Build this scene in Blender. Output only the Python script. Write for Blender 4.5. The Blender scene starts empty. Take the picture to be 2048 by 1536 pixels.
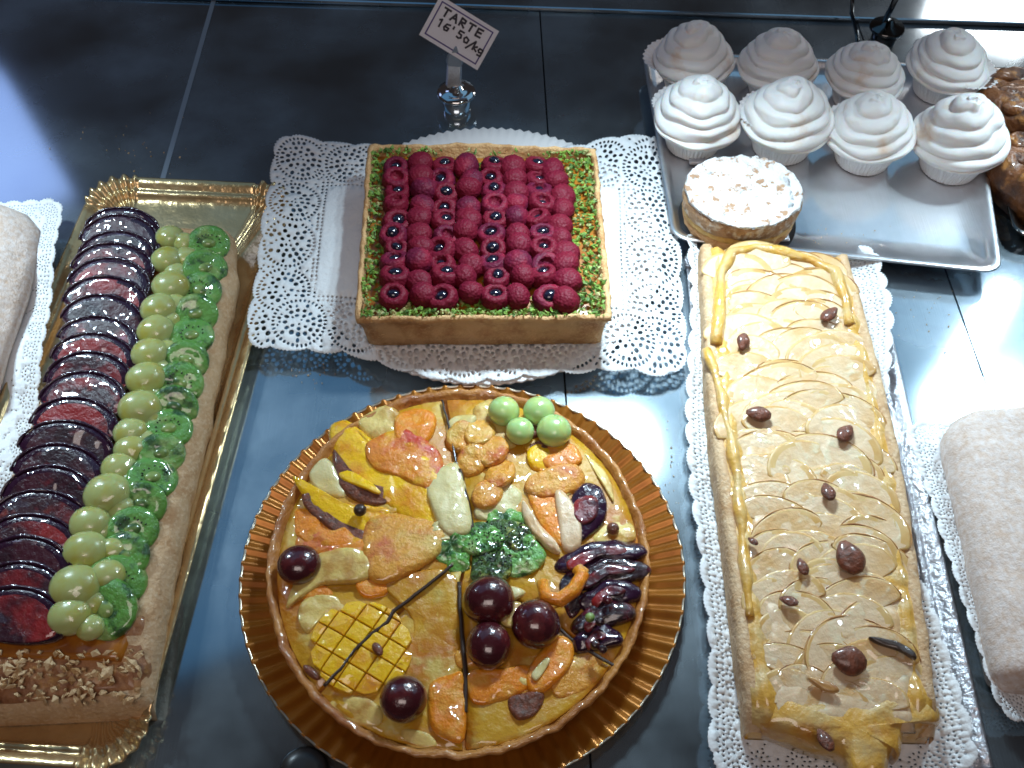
import bpy, math, random
from math import sin, cos, pi, radians as R, sqrt, atan2, hypot
from mathutils import Vector, Matrix, noise, geometry
random.seed(7)
S = bpy.context.scene
COL = S.collection
# ------------------------------------------------------------------ camera
H, PITCH, F = 0.6, R(53.6), 2079.0
cd = bpy.data.cameras.new("camera"); cam = bpy.data.objects.new("camera", cd); COL.objects.link(cam)
cd.sensor_width = 36; cd.lens = F / 2048 * 36; cd.clip_start = .01; cd.clip_end = 50
cam.location = (0, 0, H); cam.rotation_euler = (pi / 2 - PITCH, 0, 0)
S.camera = cam
# ------------------------------------------------------------------ world + lamps
w = bpy.data.worlds.new("World"); S.world = w; w.use_nodes = True
bg = w.node_tree.nodes["Background"]; bg.inputs[0].default_value = (.75, .62, .62, 1); bg.inputs[1].default_value = .035
def area(name, loc, target, sx, sy, power, col, spread=180):
    l = bpy.data.lights.new(name, 'AREA'); l.shape = 'RECTANGLE'; l.size = sx; l.size_y = sy
    l.energy = power; l.color = col; l.spread = R(spread)
    o = bpy.data.objects.new(name, l); COL.objects.link(o); o.location = loc
    o.rotation_euler = (Vector(target) - Vector(loc)).to_track_quat('-Z', 'Y').to_euler(); return o
CW = (.69, .89, 1)
for lx, ly, pw in ((-.50, .62, .56), (.10, .62, .57), (.52, .68, .56)):
    for d in (-.024, .024):
        area('case_lamp', (lx + d, ly, .36), (lx + d, ly - .19, .0), .022, .036, pw, CW, 100)
area('right_lamp', (.56, .79, .36), (.36, .52, 0), .028, .11, .03, (.85, .95, 1), 64)
area('left_lamp', (-1.20, 1.66, .9), (-.6, .9, 0), .42, .30, .8, (.42, .56, 1), 180)
area('far_right_lamp', (.74, 1.44, .36), (.5, 1.0, 0), .16, .10, .8, (1, .95, .9))
area('overhead_fill', (.85, 1.22, .95), (.6, .9, 0), 1.0, .8, 1.2, (.30, .66, 1), 180)  # added blue fill above the view, brightens the steel; no canopy is built
area('overhead_fill', (-.35, 1.12, .95), (-.2, .8, 0), 1.1, .75, .95, (.18, .56, 1), 180)  # second added fill, dimmer, for the left half of the counter
area('shop_light', (-.1, -.4, 1.5), (0, .75, 0), .9, .5, 2.9, (1, .84, .78), 120)
V = S.view_settings; V.view_transform = 'Standard'; V.look = 'None'; V.exposure = 0.0; V.gamma = 1
S.cycles.filter_width = 1.7
S.cycles.sample_clamp_indirect = 4
# ------------------------------------------------------------------ helpers
def P(u, v, z=0.0):
    a = (u - 1024) / F; b = (v - 768) / F; s, c = sin(PITCH), cos(PITCH)
    D = (H - z) / (s + c * b)
    return Vector((a * D, D * (c - s * b), z))
ORG = {}
def empty(name, loc, label, cat, group=None, kind=None):
    o = bpy.data.objects.new(name, None); COL.objects.link(o); o.location = loc; o.empty_display_size = .02
    tag(o, label, cat, group, kind); ORG[o.name] = Vector(loc); return o
def tag(o, label=None, cat=None, group=None, kind=None):
    if label: o['label'] = label
    if cat: o['category'] = cat
    if group: o['group'] = group
    if kind: o['kind'] = kind
    return o
def org(p):
    return ORG.get(p.name, Vector((0, 0, 0))) if p else Vector((0, 0, 0))
class MB:
    def __init__(s): s.v = []; s.f = []
    def add(s, vs, fs):
        n = len(s.v); s.v += [tuple(p) for p in vs]; s.f += [tuple(i + n for i in f) for f in fs]
    def mesh(s, name, mat, off=Vector((0, 0, 0)), smooth=True):
        m = bpy.data.meshes.new(name)
        m.from_pydata([(p[0] - off[0], p[1] - off[1], p[2] - off[2]) for p in s.v], [], s.f); m.update()
        if mat: m.materials.append(mat)
        if smooth: m.polygons.foreach_set('use_smooth', [True] * len(m.polygons))
        return m
    def build(s, name, mat, parent=None, smooth=True):
        off = org(parent); m = s.mesh(name, mat, off, smooth)
        o = bpy.data.objects.new(name, m); COL.objects.link(o); o.parent = parent; ORG[o.name] = off; return o
def inst(mesh, name, parent, loc, rot=(0, 0, 0), sc=(1, 1, 1)):
    o = bpy.data.objects.new(name, mesh); COL.objects.link(o); o.parent = parent
    o.location = Vector(loc) - org(parent); o.rotation_euler = rot; o.scale = sc; return o
def sub(mesh, name, parent, loc=(0, 0, 0), rot=(0, 0, 0), sc=(1, 1, 1)):
    o = bpy.data.objects.new(name, mesh); COL.objects.link(o); o.parent = parent
    o.location = loc; o.rotation_euler = rot; o.scale = sc; return o
def N(x, y, z=0, s=1.0): return noise.noise(Vector((x * s, y * s, z * s)))
def loft(mb, rings, closed=True, cap0=False, cap1=False):
    n = len(rings[0]); vs = [p for r in rings for p in r]; fs = []
    for k in range(len(rings) - 1):
        for i in range(n if closed else n - 1):
            j = (i + 1) % n
            fs.append((k * n + i, k * n + j, (k + 1) * n + j, (k + 1) * n + i))
    if cap0: fs.append(tuple(reversed(range(n))))
    if cap1: fs.append(tuple((len(rings) - 1) * n + i for i in range(n)))
    mb.add(vs, fs)
def lathe(mb, prof, n=32, c=(0, 0, 0), fr=None, cap=True, ys=1.0):
    rings = []
    for (r, z) in prof:
        ring = []
        for i in range(n):
            a = 2 * pi * i / n
            rr, zz = (r, z) if fr is None else fr(r, z, a)
            ring.append((c[0] + rr * cos(a), c[1] + rr * sin(a) * ys, c[2] + zz))
        rings.append(ring)
    loft(mb, rings, True, cap and prof[0][0] > 1e-6, cap and prof[-1][0] > 1e-6)
def tube(mb, pts, rad, n=8):
    pts = [Vector(p) for p in pts]; rings = []
    for i, p in enumerate(pts):
        t = (pts[min(i + 1, len(pts) - 1)] - pts[max(i - 1, 0)]).normalized()
        a = t.orthogonal().normalized() if i == 0 else (pa - t * pa.dot(t)).normalized()
        pa = a; b = t.cross(a); r = rad(i / (len(pts) - 1)) if callable(rad) else rad
        rings.append([p + a * r * cos(2 * pi * k / n) + b * r * sin(2 * pi * k / n) for k in range(n)])
    loft(mb, rings, True, True, True)
def smoothpoly(pts, k=6):
    n = len(pts); out = []
    for i in range(n):
        p0, p1, p2, p3 = (Vector(pts[(i + j - 1) % n]) for j in range(4))
        for q in range(k):
            t = q / k
            out.append(.5 * ((2 * p1) + (p2 - p0) * t + (2 * p0 - 5 * p1 + 4 * p2 - p3) * t * t + (-p0 + 3 * p1 - 3 * p2 + p3) * t ** 3))
    return out
DOME = [(1.0, 0), (1.0, .4), (.95, .72), (.82, .92), (.6, 1.0), (.3, 1.02)]
def slab(mb, pts, z0, h, wob=.0006, prof=DOME, tilt=0.0, k=5, seed=0, tiltx=0.0, rough=120):
    """pts: world xy(z) outline; domed slab standing at z0, height h; tilt = dz/dy"""
    q = smoothpoly([Vector((p[0], p[1], 0)) for p in pts], k); n = len(q)
    c = sum(q, Vector((0, 0, 0))) / n; rings = []
    for s_, hz in prof:
        ring = []
        for p in q:
            d = c + (p - c) * s_
            dz = N(d.x, d.y, seed, rough) * wob
            ring.append((d.x, d.y, z0 + h * hz + dz * (hz > .1) + tilt * (d.y - c.y) + tiltx * (d.x - c.x)))
        rings.append(ring)
    top = (c.x, c.y, z0 + h * prof[-1][1])
    loft(mb, rings, True, True, False)
    b = len(mb.v) - n; mb.v.append(top); t = len(mb.v) - 1
    for i in range(n): mb.f.append((b + i, b + (i + 1) % n, t))
def ellip(mb, c, r, nu=20, nv=12, wob=0, ws=100, rot=0.0, seed=0):
    rings = []
    for j in range(1, nv):
        th = pi * j / nv; ring = []
        for i in range(nu):
            a = 2 * pi * i / nu
            x, y, z = r[0] * sin(th) * cos(a), r[1] * sin(th) * sin(a), -r[2] * cos(th)
            k = 1 + wob * N(x + seed, y, z, ws)
            x, y = x * cos(rot) - y * sin(rot), x * sin(rot) + y * cos(rot)
            ring.append((c[0] + x * k, c[1] + y * k, c[2] + z * k))
        rings.append(ring)
    n0 = len(mb.v); loft(mb, rings)
    b = len(mb.v); mb.v += [(c[0], c[1], c[2] - r[2]), (c[0], c[1], c[2] + r[2])]
    e = n0 + (nv - 2) * nu
    for i in range(nu):
        mb.f.append((n0 + (i + 1) % nu, n0 + i, b)); mb.f.append((e + i, e + (i + 1) % nu, b + 1))
def box(mb, x0, y0, z0, x1, y1, z1):
    v = [(x0, y0, z0), (x1, y0, z0), (x1, y1, z0), (x0, y1, z0), (x0, y0, z1), (x1, y0, z1), (x1, y1, z1), (x0, y1, z1)]
    mb.add(v, [(0, 3, 2, 1), (4, 5, 6, 7), (0, 1, 5, 4), (1, 2, 6, 5), (2, 3, 7, 6), (3, 0, 4, 7)])
def quad(c):      # c: TL TR BR BL world vectors -> f(s,t): s left-right, t front(0)-back(1)
    TL, TR, BR, BL = c
    return lambda s, t: (BL * (1 - s) + BR * s) * (1 - t) + (TL * (1 - s) + TR * s) * t
def bevel(o, wdt, seg=2):
    m = o.modifiers.new('bevel', 'BEVEL'); m.width = wdt; m.segments = seg; m.limit_method = 'ANGLE'; return o
# ------------------------------------------------------------------ materials
def mat(name, col, rough=.5, metal=0.0, coat=0.0, crough=.06, sss=0.0, mix=None, bump=None, bump2=None, trans=0.0, spec=.5, mix2=None, cbump=None, emit=None, sssr=.004, vor=None):
    m = bpy.data.materials.new(name); m.use_nodes = True; nt = m.node_tree; b = nt.nodes['Principled BSDF']
    L = nt.links.new; nn = nt.nodes.new
    tc = nn('ShaderNodeTexCoord'); oi = nn('ShaderNodeObjectInfo'); ad = nn('ShaderNodeVectorMath'); ad.operation = 'ADD'
    ml = nn('ShaderNodeVectorMath'); ml.operation = 'SCALE'; cx = nn('ShaderNodeCombineXYZ')
    for i in range(3): L(oi.outputs['Random'], cx.inputs[i])
    L(cx.outputs[0], ml.inputs[0]); ml.inputs['Scale'].default_value = 3.7
    L(tc.outputs['Object'], ad.inputs[0]); L(ml.outputs[0], ad.inputs[1]); CO = ad.outputs[0]
    def nz(scale, detail=4, ro=.55):
        t = nn('ShaderNodeTexNoise'); t.inputs['Scale'].default_value = scale; t.inputs['Detail'].default_value = detail
        t.inputs['Roughness'].default_value = ro; L(CO, t.inputs['Vector']); return t.outputs['Fac']
    b.inputs['Base Color'].default_value = (*col, 1); cur = None
    for mm in (mix, mix2):
        if not mm: continue
        scale, c2, lo, hi = mm[:4]
        rp = nn('ShaderNodeMapRange'); rp.inputs['From Min'].default_value = lo; rp.inputs['From Max'].default_value = hi; rp.clamp = True
        L(nz(scale), rp.inputs['Value'])
        mx = nn('ShaderNodeMix'); mx.data_type = 'RGBA'; L(rp.outputs[0], mx.inputs[0])
        if cur is None: mx.inputs[6].default_value = (*col, 1)
        else: L(cur, mx.inputs[6])
        mx.inputs[7].default_value = (*c2, 1); cur = mx.outputs[2]
    if cur: L(cur, b.inputs['Base Color'])
    b.inputs['Roughness'].default_value = rough; b.inputs['Metallic'].default_value = metal
    b.inputs['Specular IOR Level'].default_value = spec
    b.inputs['Coat Weight'].default_value = coat; b.inputs['Coat Roughness'].default_value = crough
    if coat >= 1: b.inputs['Coat IOR'].default_value = 1.55
    if sss:
        b.inputs['Subsurface Weight'].default_value = sss; b.inputs['Subsurface Scale'].default_value = sssr
        b.inputs['Subsurface Radius'].default_value = (1, .6, .4)
    if trans: b.inputs['Transmission Weight'].default_value = trans
    prev = None
    for bb in (bump, bump2):
        if not bb: continue
        bn = nn('ShaderNodeBump'); bn.inputs['Distance'].default_value = bb[1]; bn.inputs['Strength'].default_value = 1
        L(nz(bb[0]), bn.inputs['Height'])
        if prev: L(prev, bn.inputs['Normal'])
        prev = bn.outputs[0]
    if prev: L(prev, b.inputs['Normal'])
    if vor:
        vt = nn('ShaderNodeTexVoronoi'); vt.inputs['Scale'].default_value = vor[0]; L(CO, vt.inputs['Vector'])
        bn = nn('ShaderNodeBump'); bn.invert = True; bn.inputs['Distance'].default_value = vor[1]; L(vt.outputs['Distance'], bn.inputs['Height'])
        L(bn.outputs[0], b.inputs['Normal'])
    if cbump:
        bn = nn('ShaderNodeBump'); bn.inputs['Distance'].default_value = cbump[1]
        L(nz(cbump[0], 0), bn.inputs['Height']); L(bn.outputs[0], b.inputs['Coat Normal'])
    return m
GL = dict(coat=1.0, crough=.03, cbump=(80, .0042))
M = {}
M['raspberry'] = mat('raspberry_red', (.155, .006, .020), .55, sss=.1, mix=(60, (.14, .006, .022), .4, .7), vor=(460, .0006), spec=.2)
M['raspberry2'] = mat('raspberry_dark', (.11, .007, .028), .55, sss=.1, mix=(60, (.22, .010, .03), .45, .65), vor=(460, .0006), spec=.2)
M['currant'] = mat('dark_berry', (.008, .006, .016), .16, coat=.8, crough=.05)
M['crust'] = mat('baked_crust', (.68, .41, .19), .7, mix=(60, (.42, .19, .06), .42, .68), mix2=(400, (.70, .45, .22), .5, .75), bump=(500, .0012), bump2=(90, .002))
M['crust_pale'] = mat('pale_crust', (.62, .42, .24), .7, mix=(50, (.48, .27, .12), .45, .7), mix2=(350, (.72, .55, .36), .5, .75), bump=(450, .001), bump2=(90, .002))
M['crust_glazed'] = mat('glazed_crust', (.52, .22, .045), .5, mix=(40, (.32, .10, .018), .42, .66), bump=(300, .0012), coat=.7, crough=.1, cbump=(170, .002))
M['amber'] = mat('amber_glaze', (.42, .15, .012), .3, mix=(80, (.28, .08, .008), .4, .7), coat=.8, crough=.1)
M['pist'] = mat('pistachio', (.22, .37, .05), .6, mix=(150, (.07, .16, .03), .4, .6), mix2=(110, (.50, .46, .20), .56, .64), bump=(600, .0005))
M['paper'] = mat('white_paper', (.80, .82, .84), .75, mix=(30, (.74, .77, .80), .4, .7), bump=(45, .003), bump2=(260, .0008))
M['plate'] = mat('white_plate', (.78, .77, .77), .35, spec=.5)
M['gold'] = mat('gold_foil', (.68, .50, .27), .24, .72, mix=(25, (.55, .38, .18), .4, .7), bump=(60, .0012))
M['rimgold'] = mat('pale_rim', (.52, .44, .34), .3, .8)
M['copper'] = mat('orange_gold_foil', (.38, .14, .016), .30, .45, mix=(30, (.26, .08, .008), .4, .7))
M['custard'] = mat('glazed_custard', (.58, .31, .010), .45, sss=.1, mix=(28, (.50, .17, .005), .44, .64), mix2=(50, (.62, .44, .10), .56, .7), bump=(200, .001), **GL)
M['mango'] = mat('mango_yellow', (.90, .53, .002), .4, sss=.15, mix=(45, (.74, .28, .004), .5, .68), bump=(200, .0012), **GL)
M['orange'] = mat('orange_flesh', (.82, .25, .004), .4, sss=.2, mix=(90, (.80, .36, .04), .45, .65), bump=(350, .0012), **GL)
M['nectar'] = mat('nectarine', (.74, .24, .02), .4, sss=.2, mix=(40, (.55, .05, .015), .50, .66), mix2=(50, (.80, .42, .02), .54, .7), bump=(220, .0014), **GL)
M['peach'] = mat('peach_flesh', (.74, .33, .04), .4, sss=.15, mix=(60, (.58, .13, .03), .50, .68), mix2=(40, (.72, .46, .10), .52, .68), bump=(260, .0018), **GL)
M['pear'] = mat('pear_flesh', (.74, .54, .16), .45, sss=.2, mix=(60, (.52, .27, .05), .48, .66), bump=(220, .001), **GL)
M['palefruit'] = mat('pale_fruit', (.68, .58, .28), .45, sss=.25, mix=(70, (.70, .55, .2), .5, .7), bump=(200, .0008), **GL)
M['redgrape'] = mat('red_grape', (.055, .006, .010), .25, mix=(70, (.15, .02, .02), .5, .72), coat=1, crough=.05, bump=(90, .0012))
M['greengrape'] = mat('green_grape', (.50, .56, .22), .28, sss=.6, sssr=.008, mix=(80, (.50, .48, .10), .48, .7), coat=1, crough=.05, cbump=(150, .0018))
M['greengrape2'] = mat('pale_green_grape', (.42, .60, .24), .28, sss=.8, sssr=.012, mix=(80, (.50, .60, .20), .48, .7), coat=1, crough=.05, cbump=(150, .0012))
M['kiwi'] = mat('kiwi_flesh', (.13, .36, .06), .35, sss=.2, mix=(70, (.02, .09, .015), .50, .60), mix2=(60, (.30, .46, .14), .54, .66), bump=(260, .0018), **GL)
M['kiwidark'] = mat('kiwi_center', (.05, .11, .015), .35, mix=(110, (.34, .36, .07), .54, .62), mix2=(240, (.02, .03, .01), .54, .6), bump=(260, .0025), **GL)
M['kiwicore'] = mat('kiwi_core', (.26, .38, .10), .4, mix=(100, (.05, .12, .03), .45, .6), coat=.8)
M['seed'] = mat('seed_black', (.01, .012, .012), .25, coat=.5)
M['plumflesh'] = mat('plum_flesh', (.30, .014, .018), .4, sss=.05, mix=(22, (.035, .004, .014), .44, .58), mix2=(80, (.30, .04, .03), .60, .75), bump=(220, .0012), **GL)
M['plumdark'] = mat('plum_flesh_dark', (.055, .006, .018), .4, mix=(40, (.02, .003, .012), .44, .6), mix2=(80, (.16, .02, .03), .60, .75), bump=(220, .0012), **GL)
M['plumskin'] = mat('plum_skin', (.026, .006, .022), .25, coat=1, crough=.03, cbump=(80, .0045), bump=(300, .0006), spec=.3)
M['darkglaze'] = mat('dark_berry_glaze', (.02, .005, .010), .2, mix=(120, (.10, .008, .02), .52, .66), coat=1, crough=.06, bump=(220, .003))
M['nuts'] = mat('chopped_nuts', (.66, .46, .25), .6, mix=(120, (.42, .22, .08), .45, .65), bump=(400, .0008))
M['browncrust'] = mat('brown_crust', (.44, .21, .085), .55, mix=(60, (.22, .08, .03), .42, .65), mix2=(90, (.50, .26, .07), .55, .7), bump=(250, .0016), coat=.4, crough=.15)
M['apple'] = mat('apple_slice', (.74, .54, .34), .42, sss=.2, mix=(28, (.66, .40, .17), .46, .66), mix2=(90, (.74, .62, .42), .55, .7), bump=(180, .0009), coat=1, crough=.03, cbump=(75, .0046))
M['appleedge'] = mat('apple_edge', (.64, .42, .17), .42, sss=.2, mix=(60, (.55, .30, .08), .46, .66), coat=1, crough=.03, cbump=(75, .0046))
M['appleskin'] = mat('apple_browned_edge', (.52, .27, .08), .45, mix=(80, (.30, .11, .03), .48, .66), coat=.8, crough=.1)
M['glazeyellow'] = mat('yellow_glazed_pastry', (.68, .37, .06), .42, sss=.1, mix=(55, (.62, .42, .16), .44, .62), mix2=(40, (.50, .20, .02), .58, .74), bump=(150, .0016), **GL)
M['almond'] = mat('almond_skin', (.20, .055, .025), .5, mix=(300, (.09, .03, .015), .4, .65), bump=(500, .001), coat=.5, crough=.15)
M['burnt'] = mat('burnt_edge', (.035, .015, .008), .5, coat=.6)
M['meringue'] = mat('meringue', (.86, .84, .82), .5, sss=.35, mix=(30, (.72, .55, .42), .60, .76), bump=(90, .0006))
M['toast'] = mat('toasted_meringue', (.62, .40, .24), .6, mix=(90, (.75, .62, .5), .45, .65))
M['case'] = mat('paper_case', (.78, .76, .76), .7)
M['sugar'] = mat('powdered_sugar', (.80, .79, .79), .85, mix=(130, (.46, .27, .16), .54, .62), mix2=(70, (.55, .34, .20), .62, .70), bump=(170, .003), bump2=(600, .001))
M['flaky'] = mat('flaky_side', (.42, .24, .12), .75, mix=(130, (.66, .56, .46), .50, .62), mix2=(90, (.24, .11, .05), .58, .7), bump=(260, .003))
M['cream'] = mat('cream_band', (.66, .42, .12), .55, mix=(120, (.50, .28, .08), .45, .65), bump=(300, .002))
M['sponge'] = mat('sugared_sponge', (.66, .50, .40), .85, mix=(18, (.58, .41, .30), .44, .70), mix2=(300, (.80, .74, .73), .30, .80), bump2=(70, .0022), bump=(900, .0006))
M['chrome'] = mat('chrome', (.75, .75, .76), .10, 1.0)
M['darkchrome'] = mat('dark_chrome', (.12, .12, .12), .15, 1.0)
M['clip'] = mat('brushed_clip', (.55, .54, .56), .35, .6, bump=(500, .0006))
M['cliptip'] = mat('grey_clip_tip', (.22, .27, .33), .45)
M['card'] = mat('card_white', (.72, .70, .74), .6)
M['ink'] = mat('black_ink', (.01, .008, .02), .6)
M['border'] = mat('purple_ink', (.05, .03, .18), .6)
M['blackcard'] = mat('black_card', (.02, .018, .018), .3)
M['darkbake'] = mat('dark_bake', (.20, .07, .018), .45, mix=(50, (.06, .02, .008), .45, .62), mix2=(90, (.42, .18, .04), .56, .68), bump=(160, .003), coat=.5, crough=.15)
def steel(name, col, r1=.07, r2=.34, fac=.5, scr=True):
    m = bpy.data.materials.new(name); m.use_nodes = True; nt = m.node_tree; nt.nodes.clear(); nn = nt.nodes.new; L = nt.links.new
    out = nn('ShaderNodeOutputMaterial'); g1 = nn('ShaderNodeBsdfAnisotropic'); g2 = nn('ShaderNodeBsdfAnisotropic'); mx = nn('ShaderNodeMixShader')
    tc = nn('ShaderNodeTexCoord'); mp = nn('ShaderNodeMapping'); mp.inputs['Scale'].default_value = (900, 14, 1); L(tc.outputs['Object'], mp.inputs[0])
    n1 = nn('ShaderNodeTexNoise'); n1.inputs['Scale'].default_value = 1; n1.inputs['Detail'].default_value = 3; L(mp.outputs[0], n1.inputs['Vector'])
    n2 = nn('ShaderNodeTexNoise'); n2.inputs['Scale'].default_value = 9; n2.inputs['Detail'].default_value = 5; L(tc.outputs['Object'], n2.inputs['Vector'])
    rp = nn('ShaderNodeMapRange'); rp.inputs['From Min'].default_value = .3; rp.inputs['From Max'].default_value = .7
    rp.inputs['To Min'].default_value = .75; rp.inputs['To Max'].default_value = 1.05; L(n2.outputs['Fac'], rp.inputs[0])
    cm = nn('ShaderNodeVectorMath'); cm.operation = 'SCALE'; cm.inputs[0].default_value = col; L(rp.outputs[0], cm.inputs['Scale'])
    # smudges and fine scratches
    vo = nn('ShaderNodeTexVoronoi'); vo.feature = 'DISTANCE_TO_EDGE'; vo.inputs['Scale'].default_value = 26
    mp2 = nn('ShaderNodeMapping'); mp2.inputs['Scale'].default_value = (1, .45, 1); mp2.inputs['Rotation'].default_value = (0, 0, .5)
    L(tc.outputs['Object'], mp2.inputs[0]); L(mp2.outputs[0], vo.inputs['Vector'])
    bn = nn('ShaderNodeBump'); bn.inputs['Distance'].default_value = .00025 if scr else .0001; L(n1.outputs['Fac'], bn.inputs['Height'])
    for g, r in ((g1, r1), (g2, r2)):
        g.distribution = 'GGX'; L(cm.outputs[0], g.inputs['Color']); g.inputs['Roughness'].default_value = r
    g2.inputs['Anisotropy'].default_value = 0; L(bn.outputs[0], g2.inputs['Normal'])
    rr = nn('ShaderNodeMapRange'); rr.inputs['From Min'].default_value = .35; rr.inputs['From Max'].default_value = .65
    rr.inputs['To Min'].default_value = fac - .12; rr.inputs['To Max'].default_value = fac + .15; L(n2.outputs['Fac'], rr.inputs[0])
    L(rr.outputs[0], mx.inputs[0]); L(g1.outputs[0], mx.inputs[1]); L(g2.outputs[0], mx.inputs[2]); L(mx.outputs[0], out.inputs[0])
    return m
M['steel'] = steel('counter_steel', (.46, .55, .62), .10, .60, .20)
M['steel2'] = steel('tray_steel', (.88, .90, .94), .12, .42, .5)
M['strip'] = mat('pale_strip', (.30, .36, .42), .4, .5)
M['gap'] = mat('dark_gap', (.01, .012, .015), .5)
M['silver'] = mat('silver_card', (.60, .60, .64), .34, .7, bump=(220, .002))

# ------------------------------------------------------------------ counter (the surface everything stands on)
top = empty('counter_top', (0, 0, 0), 'brushed stainless steel counter inside a pastry display case', 'counter', kind='structure')
sA = (P(1078, 0), P(1132, 800)); sB = (P(1880, 510), P(1985, 805)); sC = (P(355, 255), P(325, 360))
def lx(s, y): a, b = s; return a.x + (b.x - a.x) * (y - a.y) / (b.y - a.y)
YB = P(1600, 36).y
Y0, Y1 = -.6, 1.5
def panel(xl, xr, tiltx=0):
    mb = MB(); g = .0007
    a = [(xl(Y0) + g, Y0), (xr(Y0) - g, Y0), (xr(Y1) - g, Y1), (xl(Y1) + g, Y1)]
    x0 = a[0][0]
    lo = [(x, y, -.01) for x, y in a]; hi = [(x, y, -.0 + tiltx * (x - x0)) for x, y in a]
    mb.add(lo + hi, [(3, 2, 1, 0), (4, 5, 6, 7), (0, 1, 5, 4), (1, 2, 6, 5), (2, 3, 7, 6), (3, 0, 4, 7)])
    return mb.build('steel_panel', M['steel'], top, False)
panel(lambda y: -1.6, lambda y: lx(sC, y))
panel(lambda y: lx(sC, y), lambda y: lx(sA, y))
panel(lambda y: lx(sA, y), lambda y: lx(sB, y))
panel(lambda y: lx(sB, y), lambda y: 1.8)
mb = MB(); box(mb, -1.6, Y0, -.03, 1.8, 1.6, -.0105); mb.build('under_frame', M['gap'], top, False)
mb = MB(); w_ = .0022
mb.add([(lx(sC, Y0) - w_, Y0, .0004), (lx(sC, Y0) + w_, Y0, .0004), (lx(sC, Y1) + w_, Y1, .0004), (lx(sC, Y1) - w_, Y1, .0004)], [(0, 1, 2, 3)])
mb.build('joint_strip', M['strip'], top, False)
l0, l1 = P(1190, 19, .005), P(2048, 47, .005); ld = (l1 - l0).normalized(); ln_ = Vector((-ld.y, ld.x, 0)); a_, b_ = l0 - ld * 1.5, l1 + ld * .9
mb = MB(); c4 = [a_, b_, b_ + ln_ * .35, a_ + ln_ * .35]; mb.add([(p.x, p.y, .0005) for p in c4] + [(p.x, p.y, .005) for p in c4], [(3, 2, 1, 0), (4, 5, 6, 7), (0, 1, 5, 4), (1, 2, 6, 5), (2, 3, 7, 6), (3, 0, 4, 7)])
bevel(mb.build('back_ledge', M['steel'], top, False), .002)
# ------------------------------------------------------------------ white plate + lace doily + raspberry tart
PC = Vector((P(972, 500).x, (P(1000, 257, .012).y + P(960, 772, .012).y) / 2, 0)); PR = (P(1000, 257, .012).y - P(960, 772, .012).y) / 2
plate = empty('round_plate', PC, 'round white scallop-edged plate under the lace doily and raspberry tart', 'plate')
mb = MB()
def fpl(r, z, a):
    k = max(0, (r - PR * .93) / (PR * .07)); return r + k * .0009 * cos(110 * a), z + k * .0005 * cos(110 * a)
lathe(mb, [(0, 0.004), (PR * .55, .003), (PR * .6, .0005), (PR * .66, .0005), (PR * .72, .006), (PR * .9, .0098), (PR * .985, .0115), (PR, .0125), (PR * .99, .0135), (PR * .9, .0125), (PR * .74, .0095), (PR * .66, .0085), (0, .008)], 440, PC, fpl)
mb.build('plate_body', M['plate'], plate)

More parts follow.
